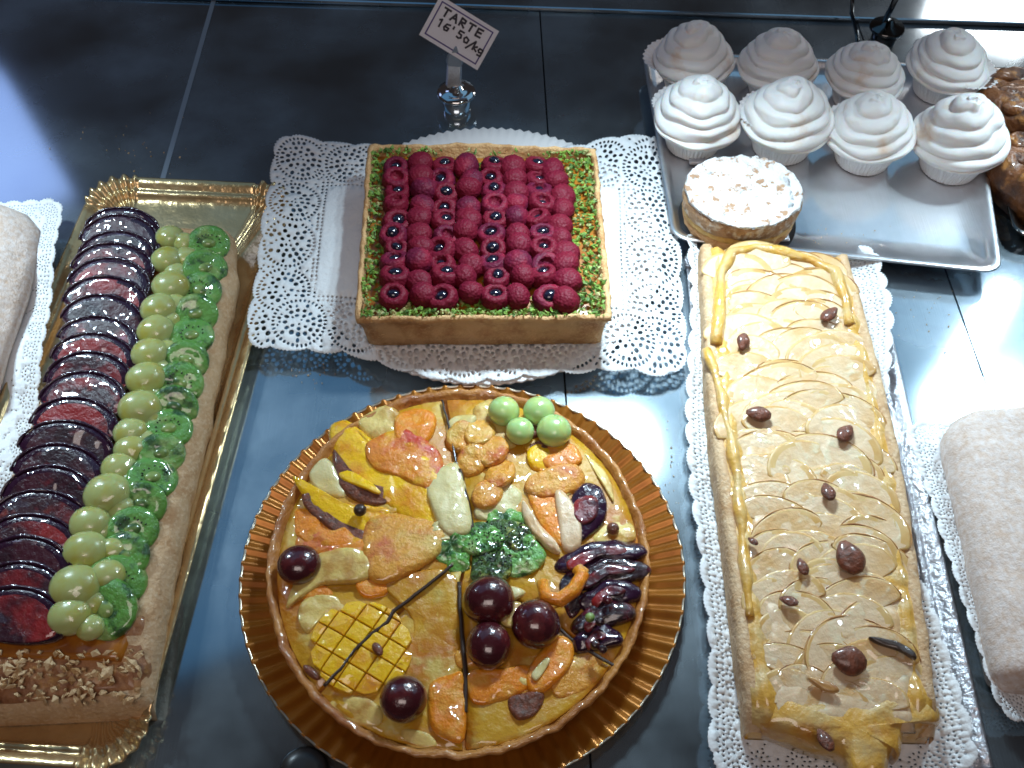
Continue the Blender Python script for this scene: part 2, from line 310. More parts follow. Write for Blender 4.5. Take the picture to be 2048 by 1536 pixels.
def lace(name, Wd, Ln, holes_fn, mapf, scal, parent=None, m=None, grid=.0055, amp=.0035, corner=.02, micro=.0006):
    """flat lace sheet in 2D, triangulated round its holes, then draped by mapf"""
    out = []
    def per(n):
        pts = []
        rc = corner
        segs = [((rc, 0), (Wd - rc, 0)), ('c', Wd - rc, rc, -90), ((Wd, rc), (Wd, Ln - rc)), ('c', Wd - rc, Ln - rc, 0),
                ((Wd - rc, Ln), (rc, Ln)), ('c', rc, Ln - rc, 90), ((0, Ln - rc), (0, rc)), ('c', rc, rc, 180)]
        for sg in segs:
            if sg[0] == 'c':
                k = max(6, int(rc * 1.57 / n))
                for i in range(k):
                    a = R(sg[3] + 90 * i / k); pts.append((sg[1] + rc * cos(a), sg[2] + rc * sin(a), cos(a), sin(a)))
            else:
                (ax, ay), (bx, by) = sg; l = hypot(bx - ax, by - ay); k = max(2, int(l / n)); nx, ny = (by - ay) / l, -(bx - ax) / l
                for i in range(k): t = i / k; pts.append((ax + (bx - ax) * t, ay + (by - ay) * t, nx, ny))
        return pts
    base = per(.0014); tot = len(base); ns = max(4, round(tot * .0014 / scal))
    for i, (x, y, nx, ny) in enumerate(base):
        t = i / tot * ns; d = amp * (abs(sin(pi * t)) ** .6 - 1) + micro * sin(2 * pi * t * 9)
        out.append(Vector((x + nx * d, y + ny * d)))
    holes = holes_fn(base)
    def dedge(x, y): return min((p.x - x) ** 2 + (p.y - y) ** 2 for p in out[::2]) ** .5
    acc = []; cell = {}
    def inside(x, y):
        return geometry.intersect_point_quad_2d(Vector((x, y)), Vector((0, 0)), Vector((Wd, 0)), Vector((Wd, Ln)), Vector((0, Ln))) != 0
    for (x, y, a, rl, rw) in holes:           # centre, radial angle, half length, half width
        if not (0 < x < Wd and 0 < y < Ln): continue
        if min(x, y, Wd - x, Ln - y) < amp + .01 and dedge(x, y) < max(rl, rw) + .0011: continue
        # inside the rounded corner?
        cxn, cyn = min(max(x, corner), Wd - corner), min(max(y, corner), Ln - corner)
        if hypot(x - cxn, y - cyn) > corner - .002 and cxn != x and cyn != y: continue
        r = max(rl, rw); k = (int(x / .006), int(y / .006)); ok = True
        for di in (-1, 0, 1):
            for dj in (-1, 0, 1):
                for (x2, y2, a2, l2, w2) in cell.get((k[0] + di, k[1] + dj), ()):
                    dx, dy = x2 - x, y2 - y; dd = hypot(dx, dy); th = atan2(dy, dx)
                    e1 = rl * abs(cos(th - a)) + rw * abs(sin(th - a)); e2 = l2 * abs(cos(th - a2)) + w2 * abs(sin(th - a2))
                    if dd < e1 + e2 + .0006: ok = False
        if ok: acc.append((x, y, a, rl, rw)); cell.setdefault(k, []).append((x, y, a, rl, rw))
    vs = list(out); edges = [(i, (i + 1) % len(out)) for i in range(len(out))]; hp = []
    for (x, y, a, rl, rw) in acc:
        n = 8; b = len(vs)
        for i in range(n):
            t = 2 * pi * (i + .5) / n; ex, ey = rl * cos(t) * 1.05, rw * sin(t) * 1.05
            vs.append(Vector((x + ex * cos(a) - ey * sin(a), y + ex * sin(a) + ey * cos(a))))
        edges += [(b + i, b + (i + 1) % n) for i in range(n)]
    gx = int(Wd / grid); gy = int(Ln / grid)
    for i in range(1, gx):
        for j in range(1, gy):
            x, y = i * Wd / gx, j * Ln / gy; k = (int(x / .006), int(y / .006)); ok = min(x, y, Wd - x, Ln - y) > amp + .003
            for di in (-1, 0, 1):
                for dj in (-1, 0, 1):
                    for h in cell.get((k[0] + di, k[1] + dj), ()):
                        if hypot(h[0] - x, h[1] - y) < max(h[3], h[4]) + .0006: ok = False
            if ok: vs.append(Vector((x, y)))
    v2, e2, f2, _, _, _ = geometry.delaunay_2d_cdt(vs, edges, [], 0, 1e-7)
    # keep triangles inside the outline and outside every hole
    import bisect
    segs = [(out[i], out[(i + 1) % len(out)]) for i in range(len(out))]
    fin = []
    for f in f2:
        if len(f) != 3: continue
        cx_ = sum(v2[i].x for i in f) / 3; cy_ = sum(v2[i].y for i in f) / 3
        if min(cx_, cy_, Wd - cx_, Ln - cy_) < corner + amp:
            c = False
            for p, q in segs:
                if (p.y > cy_) != (q.y > cy_) and cx_ < (q.x - p.x) * (cy_ - p.y) / (q.y - p.y) + p.x: c = not c
            if not c: continue
        k = (int(cx_ / .006), int(cy_ / .006)); bad = False
        for di in (-1, 0, 1):
            for dj in (-1, 0, 1):
                for (x, y, a, rl, rw) in cell.get((k[0] + di, k[1] + dj), ()):
                    dx, dy = cx_ - x, cy_ - y; ex = (dx * cos(a) + dy * sin(a)) / rl; ey = (-dx * sin(a) + dy * cos(a)) / rw
                    if ex * ex + ey * ey < 1.0: bad = True
        if not bad: fin.append(f)
    mb = MB(); mb.add([mapf(p.x, p.y) for p in v2], fin)
    o = mb.build(name, m or M['paper'], parent)
    so = o.modifiers.new('thick', 'SOLIDIFY'); so.thickness = .00025
    return o

DW, DL = .335, .205
dq = quad([P(548, 262, .02), P(1350, 258, .02), P(1380, 752, .016), P(486, 706, .016)])
def holes1(base):
    hs = []; n = len(base)
    # fan motifs: concentric rows of slots about centres near the edge
    sp = .0415; tot = n * .0014; k = round(tot / sp)
    for q in range(k):
        x, y, nx, ny = base[int(n * (q + .5) / k) % n]; cx, cy = x - nx * .024, y - ny * .024
        for r, ln, wd, gap in ((.0197, .0014, .0010, .0033), (.0156, .0018, .0014, .0044), (.0108, .0019, .0017, .0052), (.0062, .0016, .0015, .0050), (.0022, .0010, .0008, .0040)):
            m = max(5, int(2 * pi * r / gap))
            for i in range(m):
                a = 2 * pi * i / m + atan2(ny, nx) + .1 * q
                hs.append((cx + r * cos(a), cy + r * sin(a), a, ln * random.uniform(.85, 1.15), wd * random.uniform(.85, 1.1)))
    # rows of small dots nearer the plain centre
    for d, gap, rr in ((.0445, .0036, .0010), (.0480, .0036, .0009)):
        for i in range(int((DW - 2 * d) / gap)):
            for yy in (d, DL - d): hs.append((d + i * gap, yy, 0, rr, rr))
        for i in range(int((DL - 2 * d) / gap)):
            for xx in (d, DW - d): hs.append((xx, d + i * gap, pi / 2, rr * 1.3, rr))
    # filler slots between motifs
    for _ in range(5200):
        d = random.uniform(.004, .043); i = random.randrange(n); x, y, nx, ny = base[i]
        hs.append((x - nx * d, y - ny * d, random.choice((0, .8, 1.6, 2.4)), random.uniform(.0009, .0015), random.uniform(.0007, .0010)))
    return hs
def map1(x, y):
    s, t = x / DW, y / DL; p = dq(s, t)
    mid = sin(pi * min(max(s, 0), 1))
    p.y -= .024 * t ** 3 * mid ** 1.5
    p.y += -.016 * (1 - t) ** 3 * (sin(pi * s) ** 6) + .006 * (1 - t) ** 3 * (sin(pi * min(1, max(0, s * 3.2))) if s < .31 else 0)
    r = hypot(p.x - PC.x, p.y - PC.y); e = max(0, r - PR * .93)
    p.z = .0155 + .0048 * min(1, e / .03) * (sin(s * 23 + 1) * .5 + sin(t * 14) * .5) - e * .015 + .0006 * N(p.x, p.y, 0, 60)
    if r > PR * .8: p.z += .0012 * N(p.x, p.y, 3, 25)
    return p
tag(lace('lace_doily', DW, DL, holes1, map1, .0275), 'large white paper lace doily spread over the round plate under the raspberry tart', 'doily')

RZ = .0166
rtc = [P(738, 291, .05), P(1190, 299, .05), P(1222, 637, .05), P(712, 640, .05)]
rq = quad(rtc); rc_ = rq(.5, .5)
rt = empty('raspberry_tart', (rc_.x, rc_.y, RZ), 'square tart with rows of raspberries edged with green chopped pistachios', 'tart')
def ringpts(inset, z, m=34, shrink=0.0, wob=0.0, bulge=0.0):
    """square ring following the tart edge, inset in metres"""
    k = inset / .178; pts = []
    cs = [(k, k), (1 - k, k), (1 - k, 1 - k), (k, 1 - k)]
    for q in range(4):
        (a, b), (c, d) = cs[q], cs[(q + 1) % 4]
        for i in range(m):
            t = i / m; s_, t_ = a + (c - a) * t, b + (d - b) * t
            rr = .022
            for (ex, ey) in cs:            # round the corners
                dx, dy = s_ - ex, t_ - ey
                if abs(dx) < rr and abs(dy) < rr:
                    mx = (ex + (rr if ex < .5 else -rr), ey + (rr if ey < .5 else -rr)); vx, vy = s_ - mx[0], t_ - mx[1]; l = hypot(vx, vy)
                    s_, t_ = mx[0] + vx / l * min(l, rr), mx[1] + vy / l * min(l, rr)
            p = rq(s_, t_); p = rc_ + (p - rc_) * (1 - shrink)
            if bulge and q == 2 and .25 < t < .75: p.y += bulge * sin((t - .25) * 2 * pi)
            p.z = z + wob * N(p.x, p.y, z, 90); p.x += wob * N(p.x, p.y, 7 + z, 120); p.y += wob * N(p.x, p.y, 9 + z, 120)
            pts.append(p)
    return pts
mb = MB()
prof = [(.001, RZ, .055), (-.0006, RZ + .001, .05), (.0004, RZ + .012, .03), (.0006, RZ + .022, .02), (.0002, .0465, 0), (-.0012, .0478, 0), (-.0010, .0505, 0), (.0004, .0520, 0), (.0018, .0521, 0), (.0030, .0508, 0), (.0036, .0465, 0), (.0038, .040, 0)]
loft(mb, [ringpts(i, z, 34, sh, .0016 if z > .04 else .0008, .0035 if z > .045 else 0) for i, z, sh in prof], True, True, False)
mb.build('crust', M['crust'], rt)
mb = MB(); loft(mb, [ringpts(.0040, .0425), ringpts(.02, .0440, wob=.001), ringpts(.05, .0445), ringpts(.088, .0445)], True, False, True)
mb.build('filling', M['amber'], rt)
def chunk(mb, c, r):
    q = Matrix.Rotation(random.random() * 6.28, 3, Vector((random.random() - .5, random.random() - .5, random.random() - .5)).normalized())
    base = [(1, 0, 0), (-1, 0, 0), (0, 1, 0), (0, -1, 0), (0, 0, 1), (0, 0, -1)]
    sc = (random.uniform(.7, 1.7), random.uniform(.5, 1), random.uniform(.4, .8))
    vs = [Vector(c) + q @ Vector((b[0] * sc[0], b[1] * sc[1], b[2] * sc[2])) * r * random.uniform(.7, 1.2) for b in base]
    mb.add(vs, [(0, 2, 4), (2, 1, 4), (1, 3, 4), (3, 0, 4), (2, 0, 5), (1, 2, 5), (3, 1, 5), (0, 3, 5)])
mb = MB()
for _ in range(5200):
    s_, t_ = random.random(), random.random(); d = min(s_, 1 - s_, t_, 1 - t_)
    if d < .018 or (d > .13 and random.random() < .93): continue
    if t_ > .90 and .28 < s_ < .78 and random.random() < .8: continue
    p = rq(s_, t_); e = 1 if d < .05 else 0
    chunk(mb, (p.x, p.y, .0455 + random.random() * .004 + e * .003), random.uniform(.0013, .0026))
for _ in range(160):      # crumbs spilt on the front rim
    p = rq(random.uniform(.02, .98), random.uniform(.002, .03)); chunk(mb, (p.x, p.y, .0525), random.uniform(.0006, .0014))
o = mb.build('chopped_pistachios', M['pist'], rt, False); o['kind'] = 'stuff'
def berry(hole, seed):
    mb = MB(); n = 30; prof = []
    R0 = .0094
    if hole:
        for k in range(13):
            t = k / 12; th = -pi * .5 + t * pi * .92; prof.append((R0 * (.56 + .48 * cos(th)) if t < .98 else R0 * .5, R0 * (.78 + .72 * sin(th))))
        prof += [(R0 * .42, R0 * 1.34), (R0 * .36, R0 * 1.1), (R0 * .01, R0 * 1.0)]
    else:
        for k in range(15):
            th = -pi / 2 + pi * k / 14; prof.append((R0 * 1.0 * cos(th) ** .9 + 1e-5, R0 * (.95 + .95 * sin(th))))
    def fr(r, z, a):
        row = z / (R0 * .30); b = (abs(cos(4.5 * a + (pi / 2) * (int(row) % 2)))) ** .7 * abs(sin(pi * row)) ** .6
        k = R0 * .09 * b if r > R0 * .3 else 0
        return r + k + .0003 * N(cos(a) * 3, sin(a) * 3, z * 400 + seed), z
    lathe(mb, prof, n, (0, 0, 0), fr); return mb
BM = {(h, c): berry(h, i).mesh('raspberry', M['raspberry2' if c else 'raspberry']) for i, (h, c) in enumerate(((0, 0), (1, 0), (0, 1), (1, 1)))}
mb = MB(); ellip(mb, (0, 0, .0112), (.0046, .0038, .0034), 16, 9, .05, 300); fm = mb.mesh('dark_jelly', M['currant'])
cols = [(786, 792), (838, 842), (886, 888), (938, 936), (990, 986), (1043, 1028), (1095, 1072), (1140, 1112)]
rows = [583, 548, 518, 489, 461, 432, 403, 376, 350, 325]
for ci, (uf, ub) in enumerate(cols):
    for ri, v in enumerate(rows):
        t = ri / 9; u = uf * (1 - t) + ub * t + random.uniform(-2, 2); p = P(u, v + random.uniform(-2, 2) + (6 if ci == 7 else 0), .057)
        hole = ci % 2 == 0; sc = random.uniform(1.0, 1.12); dk = random.random() < (.5 if hole else .2)
        zz = .0445
        rx = random.uniform(-.1, .28) if hole else random.uniform(-.5, .5)
        rz = random.uniform(0, 6.28)
        o = inst(BM[(int(hole), int(dk))], 'raspberry', rt, (p.x, p.y, zz), (rx, random.uniform(-.25, .25), rz), (sc * random.uniform(.95, 1.08), sc * random.uniform(.88, 1.0), sc * random.uniform(.8, 1)))
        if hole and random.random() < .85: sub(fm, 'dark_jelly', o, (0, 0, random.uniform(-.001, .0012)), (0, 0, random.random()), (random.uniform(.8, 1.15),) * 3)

# ------------------------------------------------------------------ round board + mixed fruit tart
BC = Vector((-.0305, .2945, 0)); BR_ = .1375
bd = empty('round_cake_board', BC, 'round orange-gold fluted foil board under the mixed fruit tart', 'cake board')
mb = MB(); NF = 78
def fb(r, z, a):
    k = min(1, max(0, (r - .104) / .012)); sh = (2 * abs(((a * NF / (2 * pi)) % 1) - .5))
    return r + (.0003 * cos(NF * a / 1.0) if r > .134 else 0), z + k * .0030 * (sh - .5)
lathe(mb, [(0, .0008), (.098, .0008), (.104, .002), (.114, .0045), (.124, .0075), (.132, .0102), (.1368, .0118), (.1378, .0121), (.1376, .0114), (.130, .0082), (.112, .0030), (.100, .0002), (0, .0002)], NF * 6, BC, fb)
mb.build('board_body', M['copper'], bd)
mb = MB(); lathe(mb, [(.1367, .0120), (.1374, .0126), (.1382, .0122), (.1379, .0116)], NF * 3, BC, lambda r, z, a: (r + .0003 * cos(NF * a), z + .0004 * cos(NF * a)), False)
mb.build('rim_edge', M['rimgold'], bd)
TC = Vector((-.0325, .2945, .0022)); TY = 1.065
ft = empty('mixed_fruit_tart', TC, 'round glazed tart topped with mixed fruit, cut into slices, on an orange-gold board', 'tart')
mb = MB()
def fc(r, z, a): return r + .0014 * N(cos(a) * 9, sin(a) * 9, z * 90) + .0004 * sin(64 * a), z + (.0016 * N(cos(a) * 7, sin(a) * 7, r * 300) if z > .014 else 0)
lathe(mb, [(0, 0), (.104, 0), (.108, .001), (.1115, .010), (.1150, .021), (.1165, .0240), (.1160, .0256), (.1138, .0254), (.1118, .0232), (.1105, .019), (.106, .017)], 220, TC, fc, True, TY)
mb.build('crust', M['crust_glazed'], ft)
FZ = TC.z + .0205
# filling cut into slices along the knife lines of the photograph
ctr = P(930, 1120, FZ); cuts = [P(890, 800, FZ), P(655, 1370, FZ), P(929, 1420, FZ), P(1232, 1335, FZ)]
mid_cuts = [[P(905, 880, FZ), P(925, 960, FZ), P(942, 1040, FZ)], [P(700, 1315, FZ), P(775, 1248, FZ), P(850, 1178, FZ)], [P(928, 1330, FZ), P(922, 1250, FZ), P(918, 1180, FZ)], [P(1180, 1300, FZ), P(1110, 1250, FZ), P(1020, 1190, FZ)]]
angs = [atan2(c.y - ctr.y, c.x - ctr.x) for c in cuts]
def circ_hit(a):
    dx, dy = cos(a), sin(a) / TY; ox, oy = ctr.x - TC.x, (ctr.y - TC.y) / TY
    A_ = dx * dx + dy * dy; b = (ox * dx + oy * dy) / A_; c = (ox * ox + oy * oy - .1108 ** 2) / A_; t = -b + sqrt(b * b - c)
    return ctr + Vector((cos(a), sin(a), 0)) * t
order = sorted(range(4), key=lambda i: angs[i])
CW_ = .0011
for q in range(4):
    i, j = order[q], order[(q + 1) % 4]; a0, a1 = angs[i], angs[j]
    if a1 < a0: a1 += 2 * pi
    arc = [circ_hit(a0 + (a1 - a0) * k / 40) for k in range(41)]
    def side(path, sgn):
        out_ = []
        for k in range(len(path)):
            t = (path[min(k + 1, len(path) - 1)] - path[max(k - 1, 0)]).normalized(); out_.append(path[k] + Vector((-t.y, t.x, 0)) * CW_ * sgn)
        return out_
    inn = side([ctr] + list(reversed(mid_cuts[i])) + [arc[0]], 1); outn = side([ctr] + list(reversed(mid_cuts[j])) + [arc[-1]], -1)
    poly = inn[1:] + arc[1:-1] + list(reversed(outn))[:-1] + [ctr + (arc[20] - ctr).normalized() * .002]
    mb = MB(); n = len(poly); c = sum(poly, Vector((0, 0, 0))) / n
    rings = []
    for s_, z in ((1, TC.z + .016), (1, FZ), (.992, FZ + .0008), (.8, FZ + .0013), (.5, FZ + .0013), (.2, FZ + .0013)):
        rings.append([(c.x + (p.x - c.x) * s_, c.y + (p.y - c.y) * s_, z + (.0009 * N(p.x * s_, p.y * s_, q, 70) if s_ < 1 else 0)) for p in poly])
    loft(mb, rings, True, False, True); mb.build('filling_slice', M['custard'], ft)
def pz(pts, z): return [P(u, v, z) for u, v in pts]
FT = FZ + .001
def fruit(name, pts, m, h=.007, dz=0, tilt=0, wob=.0012, prof=DOME, lab=None, tiltx=0, parent=ft, z=None, rough=120):
    if z is None:
        cu, cv = sum(p[0] for p in pts) / len(pts), sum(p[1] for p in pts) / len(pts); pts = [(cu + (p[0] - cu) * 1.10, cv + (p[1] - cv) * 1.10) for p in pts]
        h *= .66; dz = dz * .7 - .0008; wob = wob * .8 + .0006; tilt += random.uniform(-.10, .10); tiltx += random.uniform(-.10, .10)
    zz = (FT if z is None else z) + dz; mb = MB(); slab(mb, pz(pts, zz + h * .8), zz, h, wob, prof, tilt, 5, random.random() * 9, tiltx, rough)
    o = mb.build(name, M[m], parent)
    if lab: o['label'] = lab
    return o
def cut_fruit(*a, **k): return fruit(*a, **k)
def grape(u, v, rpx, m, z=None, sq=(1, 1, .9), rot=0, parent=ft, name='grape', dz=0, lab=None):
    p0 = P(u, v, .036); dist = (Vector((0, 0, H)) - p0).length; r = rpx * dist / F * .98
    zc = (FT if z is None else z) + r * sq[2] * .72 + dz; p = P(u, v, zc)
    mb = MB(); ellip(mb, (p.x, p.y, zc), (r * sq[0], r * sq[1], r * sq[2]), 26, 15, .05, 60, rot, random.random() * 5)
    o = mb.build(name, M[m], parent)
    if lab: o['label'] = lab
    return o
fruit('mango_slice', [(668, 862), (700, 848), (745, 880), (800, 905), (860, 925), (890, 985), (893, 1045), (850, 1052), (790, 1015), (730, 975), (685, 925)], 'mango', .0075, 0, wob=.002)
fruit('nectarine_slice', [(740, 890), (800, 860), (850, 880), (880, 920), (860, 975), (800, 950), (750, 930)], 'nectar', .0065, .0035, wob=.002)
fruit('pear_piece', [(720, 845), (770, 815), (800, 830), (810, 870), (760, 880)], 'pear', .006, .001, wob=.002)
fruit('orange_segment', [(795, 832), (835, 818), (868, 830), (860, 868), (825, 895), (795, 880)], 'orange', .007, .002, wob=.002)
fruit('pineapple_piece', [(855, 960), (885, 935), (915, 930), (935, 1000), (938, 1052), (895, 1062), (868, 1020)], 'palefruit', .0085, .002, wob=.0015)
fruit('mango_skin_slice', [(598, 962), (640, 985), (690, 1008), (740, 1010), (790, 1020), (835, 1045), (770, 1062), (700, 1055), (645, 1025), (615, 995)], 'mango', .007, 0, wob=.0015)
fruit('fig_slice', [(672, 905), (690, 930), (735, 965), (775, 978), (772, 998), (735, 1003), (695, 985), (672, 950)], 'almond', .0055, .002)
fruit('fig_slice', [(615, 985), (650, 1020), (695, 1050), (725, 1060), (718, 1078), (680, 1068), (640, 1040), (612, 1010)], 'almond', .005, .0025)
fruit('pear_piece', [(622, 945), (650, 920), (672, 940), (690, 985), (655, 985), (630, 970)], 'palefruit', .006, .001)
fruit('mango_strip', [(680, 935), (720, 950), (755, 978), (750, 985), (715, 970), (685, 955)], 'mango', .004, .0065)
fruit('orange_segment', [(590, 1020), (625, 1018), (680, 1050), (710, 1085), (670, 1095), (620, 1085), (592, 1060)], 'orange', .006, 0, wob=.002)
fruit('nectarine_slice', [(600, 1070), (660, 1060), (730, 1085), (720, 1108), (650, 1108), (600, 1098)], 'nectar', .0055, .001, wob=.002)
grape(598, 1130, 44, 'redgrape', sq=(1, .95, .7), lab='dark red grape half beside the rim')
fruit('pear_slice', [(578, 1205), (592, 1160), (625, 1115), (680, 1100), (728, 1108), (738, 1145), (710, 1162), (650, 1165), (605, 1190)], 'pear', .008, .001, wob=.0015)
fruit('peach_piece', [(735, 1045), (790, 1025), (850, 1030), (890, 1060), (875, 1100), (820, 1140), (765, 1160), (735, 1130)], 'peach', .010, 0, wob=.003, rough=70)
fruit('nectarine_slice', [(715, 1168), (750, 1158), (775, 1170), (765, 1188), (728, 1190)], 'orange', .0045, .0015)
fruit('pear_piece', [(600, 1230), (620, 1195), (690, 1195), (720, 1210), (650, 1230), (618, 1262)], 'pear', .004, 0, wob=.002)
# scored mango disc, crossed by the knife cut, with grooves between its squares
dc = P(722, 1292, FT + .004); gA = R(-30)
mdr = .0305
def clip_disc(x0, x1, y0, y1, r):
    pts = []
    for i in range(24):
        a = 2 * pi * i / 24; x, y = r * cos(a), r * .92 * sin(a); pts.append((min(max(x, x0), x1), min(max(y, y0), y1)))
    return pts
par = empty('scored_mango', dc, None, None); par.parent = ft; par.location = dc - org(ft)
gs = .0118
for i in range(-3, 3):
    for j in range(-3, 3):
        x0, x1, y0, y1 = i * gs + .0003, (i + 1) * gs - .0003, j * gs + .0003, (j + 1) * gs - .0003
        cxx, cyy = (x0 + x1) / 2, (y0 + y1) / 2
        # clip the square to the disc
        pts = []
        for (ax, ay) in ((x0, y0), (x0 + gs / 2, y0), (x1, y0), (x1, y0 + gs / 2), (x1, y1), (x0 + gs / 2, y1), (x0, y1), (x0, y0 + gs / 2)):
            rr = hypot(ax / mdr, ay / (mdr * .9)); k = 1 if rr <= 1 else 1 / rr; pts.append((ax * k, ay * k))
        area_ = abs(sum(pts[k][0] * pts[(k + 1) % 8][1] - pts[(k + 1) % 8][0] * pts[k][1] for k in range(8))) / 2
        if area_ < 2.2e-5 or hypot(cxx, cyy) > mdr * 1.12: continue
        wp = [(dc.x + a * cos(gA) - b * sin(gA), dc.y + a * sin(gA) + b * cos(gA)) for a, b in pts]
        mb = MB(); rings = []
        cx2 = sum(p[0] for p in wp) / 8; cy2 = sum(p[1] for p in wp) / 8
        for s_, z in ((1, FT), (1, FT + .0046), (.93, FT + .0054), (.5, FT + .0057)):
            rings.append([(cx2 + (p[0] - cx2) * s_, cy2 + (p[1] - cy2) * s_, z + .0003 * N(p[0], p[1], i, 200) - .0018 * (hypot(p[0] - dc.x, p[1] - dc.y) / mdr) ** 4) for p in wp])
        loft(mb, rings, True, True, True)
        off = dc; me = mb.mesh('mango_square', M['mango'], off, False); o = bpy.data.objects.new('mango_square', me); COL.objects.link(o); o.parent = par
for path, wd_ in ((((648, 1372), (680, 1340), (710, 1300), (742, 1268), (775, 1245), (788, 1222), (830, 1190), (880, 1150), (905, 1130)), .0013),
                  (((884, 800), (892, 830), (903, 870), (908, 910), (918, 950)), .0010), (((918, 940), (928, 985), (938, 1030), (944, 1060)), .0024),
                  (((918, 1165), (921, 1230), (926, 1290), (930, 1345), (931, 1400), (932, 1425)), .0016), (((1105, 1245), (1150, 1285), (1195, 1312), (1238, 1338)), .0012)):
    mb = MB(); sm = []; pp_ = [P(u, v, FT + .0048 if wd_ == .0013 else FT + .0022) for u, v in path]
    for k in range(len(pp_) - 1):
        for i in range(5): sm.append(pp_[k].lerp(pp_[k + 1], i / 5) + Vector((.0006 * N(k * 5 + i, wd_ * 999, 0, .4), 0, 0)))
    tube(mb, sm + [pp_[-1]], lambda t: wd_ * (1 - .4 * abs(t - .5)), 6); mb.build('knife_cut', M['burnt'], ft)
grape(755, 1298, 13, 'almond', dz=.006, sq=(.7, 1.2, .5), rot=.6, name='pumpkin_seed')
grape(807, 1398, 47, 'redgrape', sq=(1, 1, .85), lab='dark red grape at the front of the tart')
fruit('orange_segment', [(862, 1370), (905, 1350), (925, 1360), (926, 1470), (885, 1468), (862, 1440)], 'orange', .007, 0, wob=.002)
fruit('pear_piece', [(770, 1170), (840, 1150), (905, 1160), (915, 1250), (915, 1320), (860, 1330), (820, 1310), (828, 1240)], 'mango', .003, 0, wob=.002).data.materials[0] = M['custard']
fruit('pear_piece', [(660, 1400), (720, 1395), (760, 1420), (750, 1450), (700, 1440)], 'pear', .0035, -.0005, wob=.002)
fruit('pear_piece', [(800, 1460), (850, 1465), (870, 1490), (820, 1490)], 'pear', .004, -.0005, wob=.002)
grape(598 + 25, 1345, 14, 'almond', sq=(1.6, .6, .6), rot=-.7, name='raisin')
grape(978, 1200, 54, 'redgrape', sq=(1, .95, .85)); grape(978, 1290, 47, 'redgrape', sq=(.95, 1.05, .8)); grape(1072, 1248, 50, 'redgrape', sq=(1, 1, .85))
fruit('grape_cut_face', [(1000, 1215), (1035, 1205), (1058, 1225), (1030, 1250), (1005, 1245)], 'pear', .003, .010)
fruit('orange_segment', [(945, 1345), (1000, 1340), (1060, 1330), (1070, 1360), (1010, 1395), (950, 1400)], 'orange', .006, 0, wob=.002)
fruit('orange_segment', [(1055, 1350), (1075, 1310), (1110, 1275), (1140, 1285), (1140, 1325), (1100, 1370), (1068, 1380)], 'orange', .008, .001, wob=.0015)
fruit('orange_segment', [(1065, 1345), (1090, 1318), (1098, 1325), (1075, 1358)], 'palefruit', .002, .008)
fruit('raisin', [(1018, 1400), (1050, 1385), (1085, 1390), (1070, 1425), (1035, 1435)], 'almond', .005, 0, wob=.002)
fruit('pear_piece', [(1110, 1345), (1180, 1300), (1215, 1320), (1180, 1370), (1120, 1390)], 'peach', .003, 0, wob=.002)
# kiwi heap in the middle
for k, (u, v, r, m) in enumerate(((1000, 1085, 62, 'kiwidark'), (1040, 1110, 44, 'kiwi'), (962, 1075, 40, 'kiwi'), (985, 1130, 44, 'kiwidark'), (1010, 1045, 40, 'kiwi'), (1045, 1075, 34, 'kiwidark'), (900, 1085, 40, 'kiwi'), (885, 1060, 24, 'palefruit'), (915, 1120, 26, 'kiwi'))):
    pts = [(u + r * random.uniform(.8, 1.2) * cos(a * pi / 5), v + r * .78 * random.uniform(.8, 1.2) * sin(a * pi / 5)) for a in range(10)]
    fruit('kiwi_piece' if m != 'palefruit' else 'pear_piece', pts, m, random.uniform(.004, .006), .0012 * (k % 4), random.uniform(-.12, .12), .0025, rough=240)
mb = MB()
for _ in range(220):
    a = random.random() * 6.28; r = 70 * sqrt(random.random()); p = P(1003 + r * cos(a), 1085 + r * .7 * sin(a), FT + .012); chunk(mb, p - Vector((0, 0, random.uniform(0, .004))), random.uniform(.0006, .0010))
mb.build('kiwi_seeds', M['seed'], ft, False)['kind'] = 'stuff'
# plum slices and dark berries on the right
for k, (u0, v0, u1, v1, wd) in enumerate(((1120, 1115, 1275, 1090, 24), (1150, 1150, 1285, 1128, 24), (1165, 1190, 1270, 1172, 24), (1150, 1238, 1258, 1212, 24), (1150, 1275, 1235, 1262, 24))):
    um, vm = (u0 + u1) / 2, (v0 + v1) / 2 - 22
    fruit('plum_slice', [(u0, v0), (um, vm), (u1, v1), (u1 + 4, v1 + wd), (um, vm + wd + 26), (u0 + 8, v0 + wd)], 'darkglaze' if k % 2 else 'plumskin', .009, .001 * k * .3, wob=.003)
    fruit('plum_flesh', [(u0 + 22, v0 + 6), (um, vm + 14), (u1 - 22, v1 + 8), (u1 - 30, v1 + wd - 6), (um, vm + wd + 8), (u0 + 30, v0 + wd - 2)], 'plumflesh', .004, .0078, wob=.002)
fruit('plum_slice', [(1120, 1170), (1150, 1140), (1165, 1200), (1140, 1230)], 'darkglaze', .005, 0, wob=.002)
for u, v in ((1180, 1235), (1200, 1243), (1215, 1200), (1190, 1290), (1205, 1298)): grape(u, v, 10, 'kiwicore' if u < 1190 else 'darkglaze', name='currant', dz=.010)
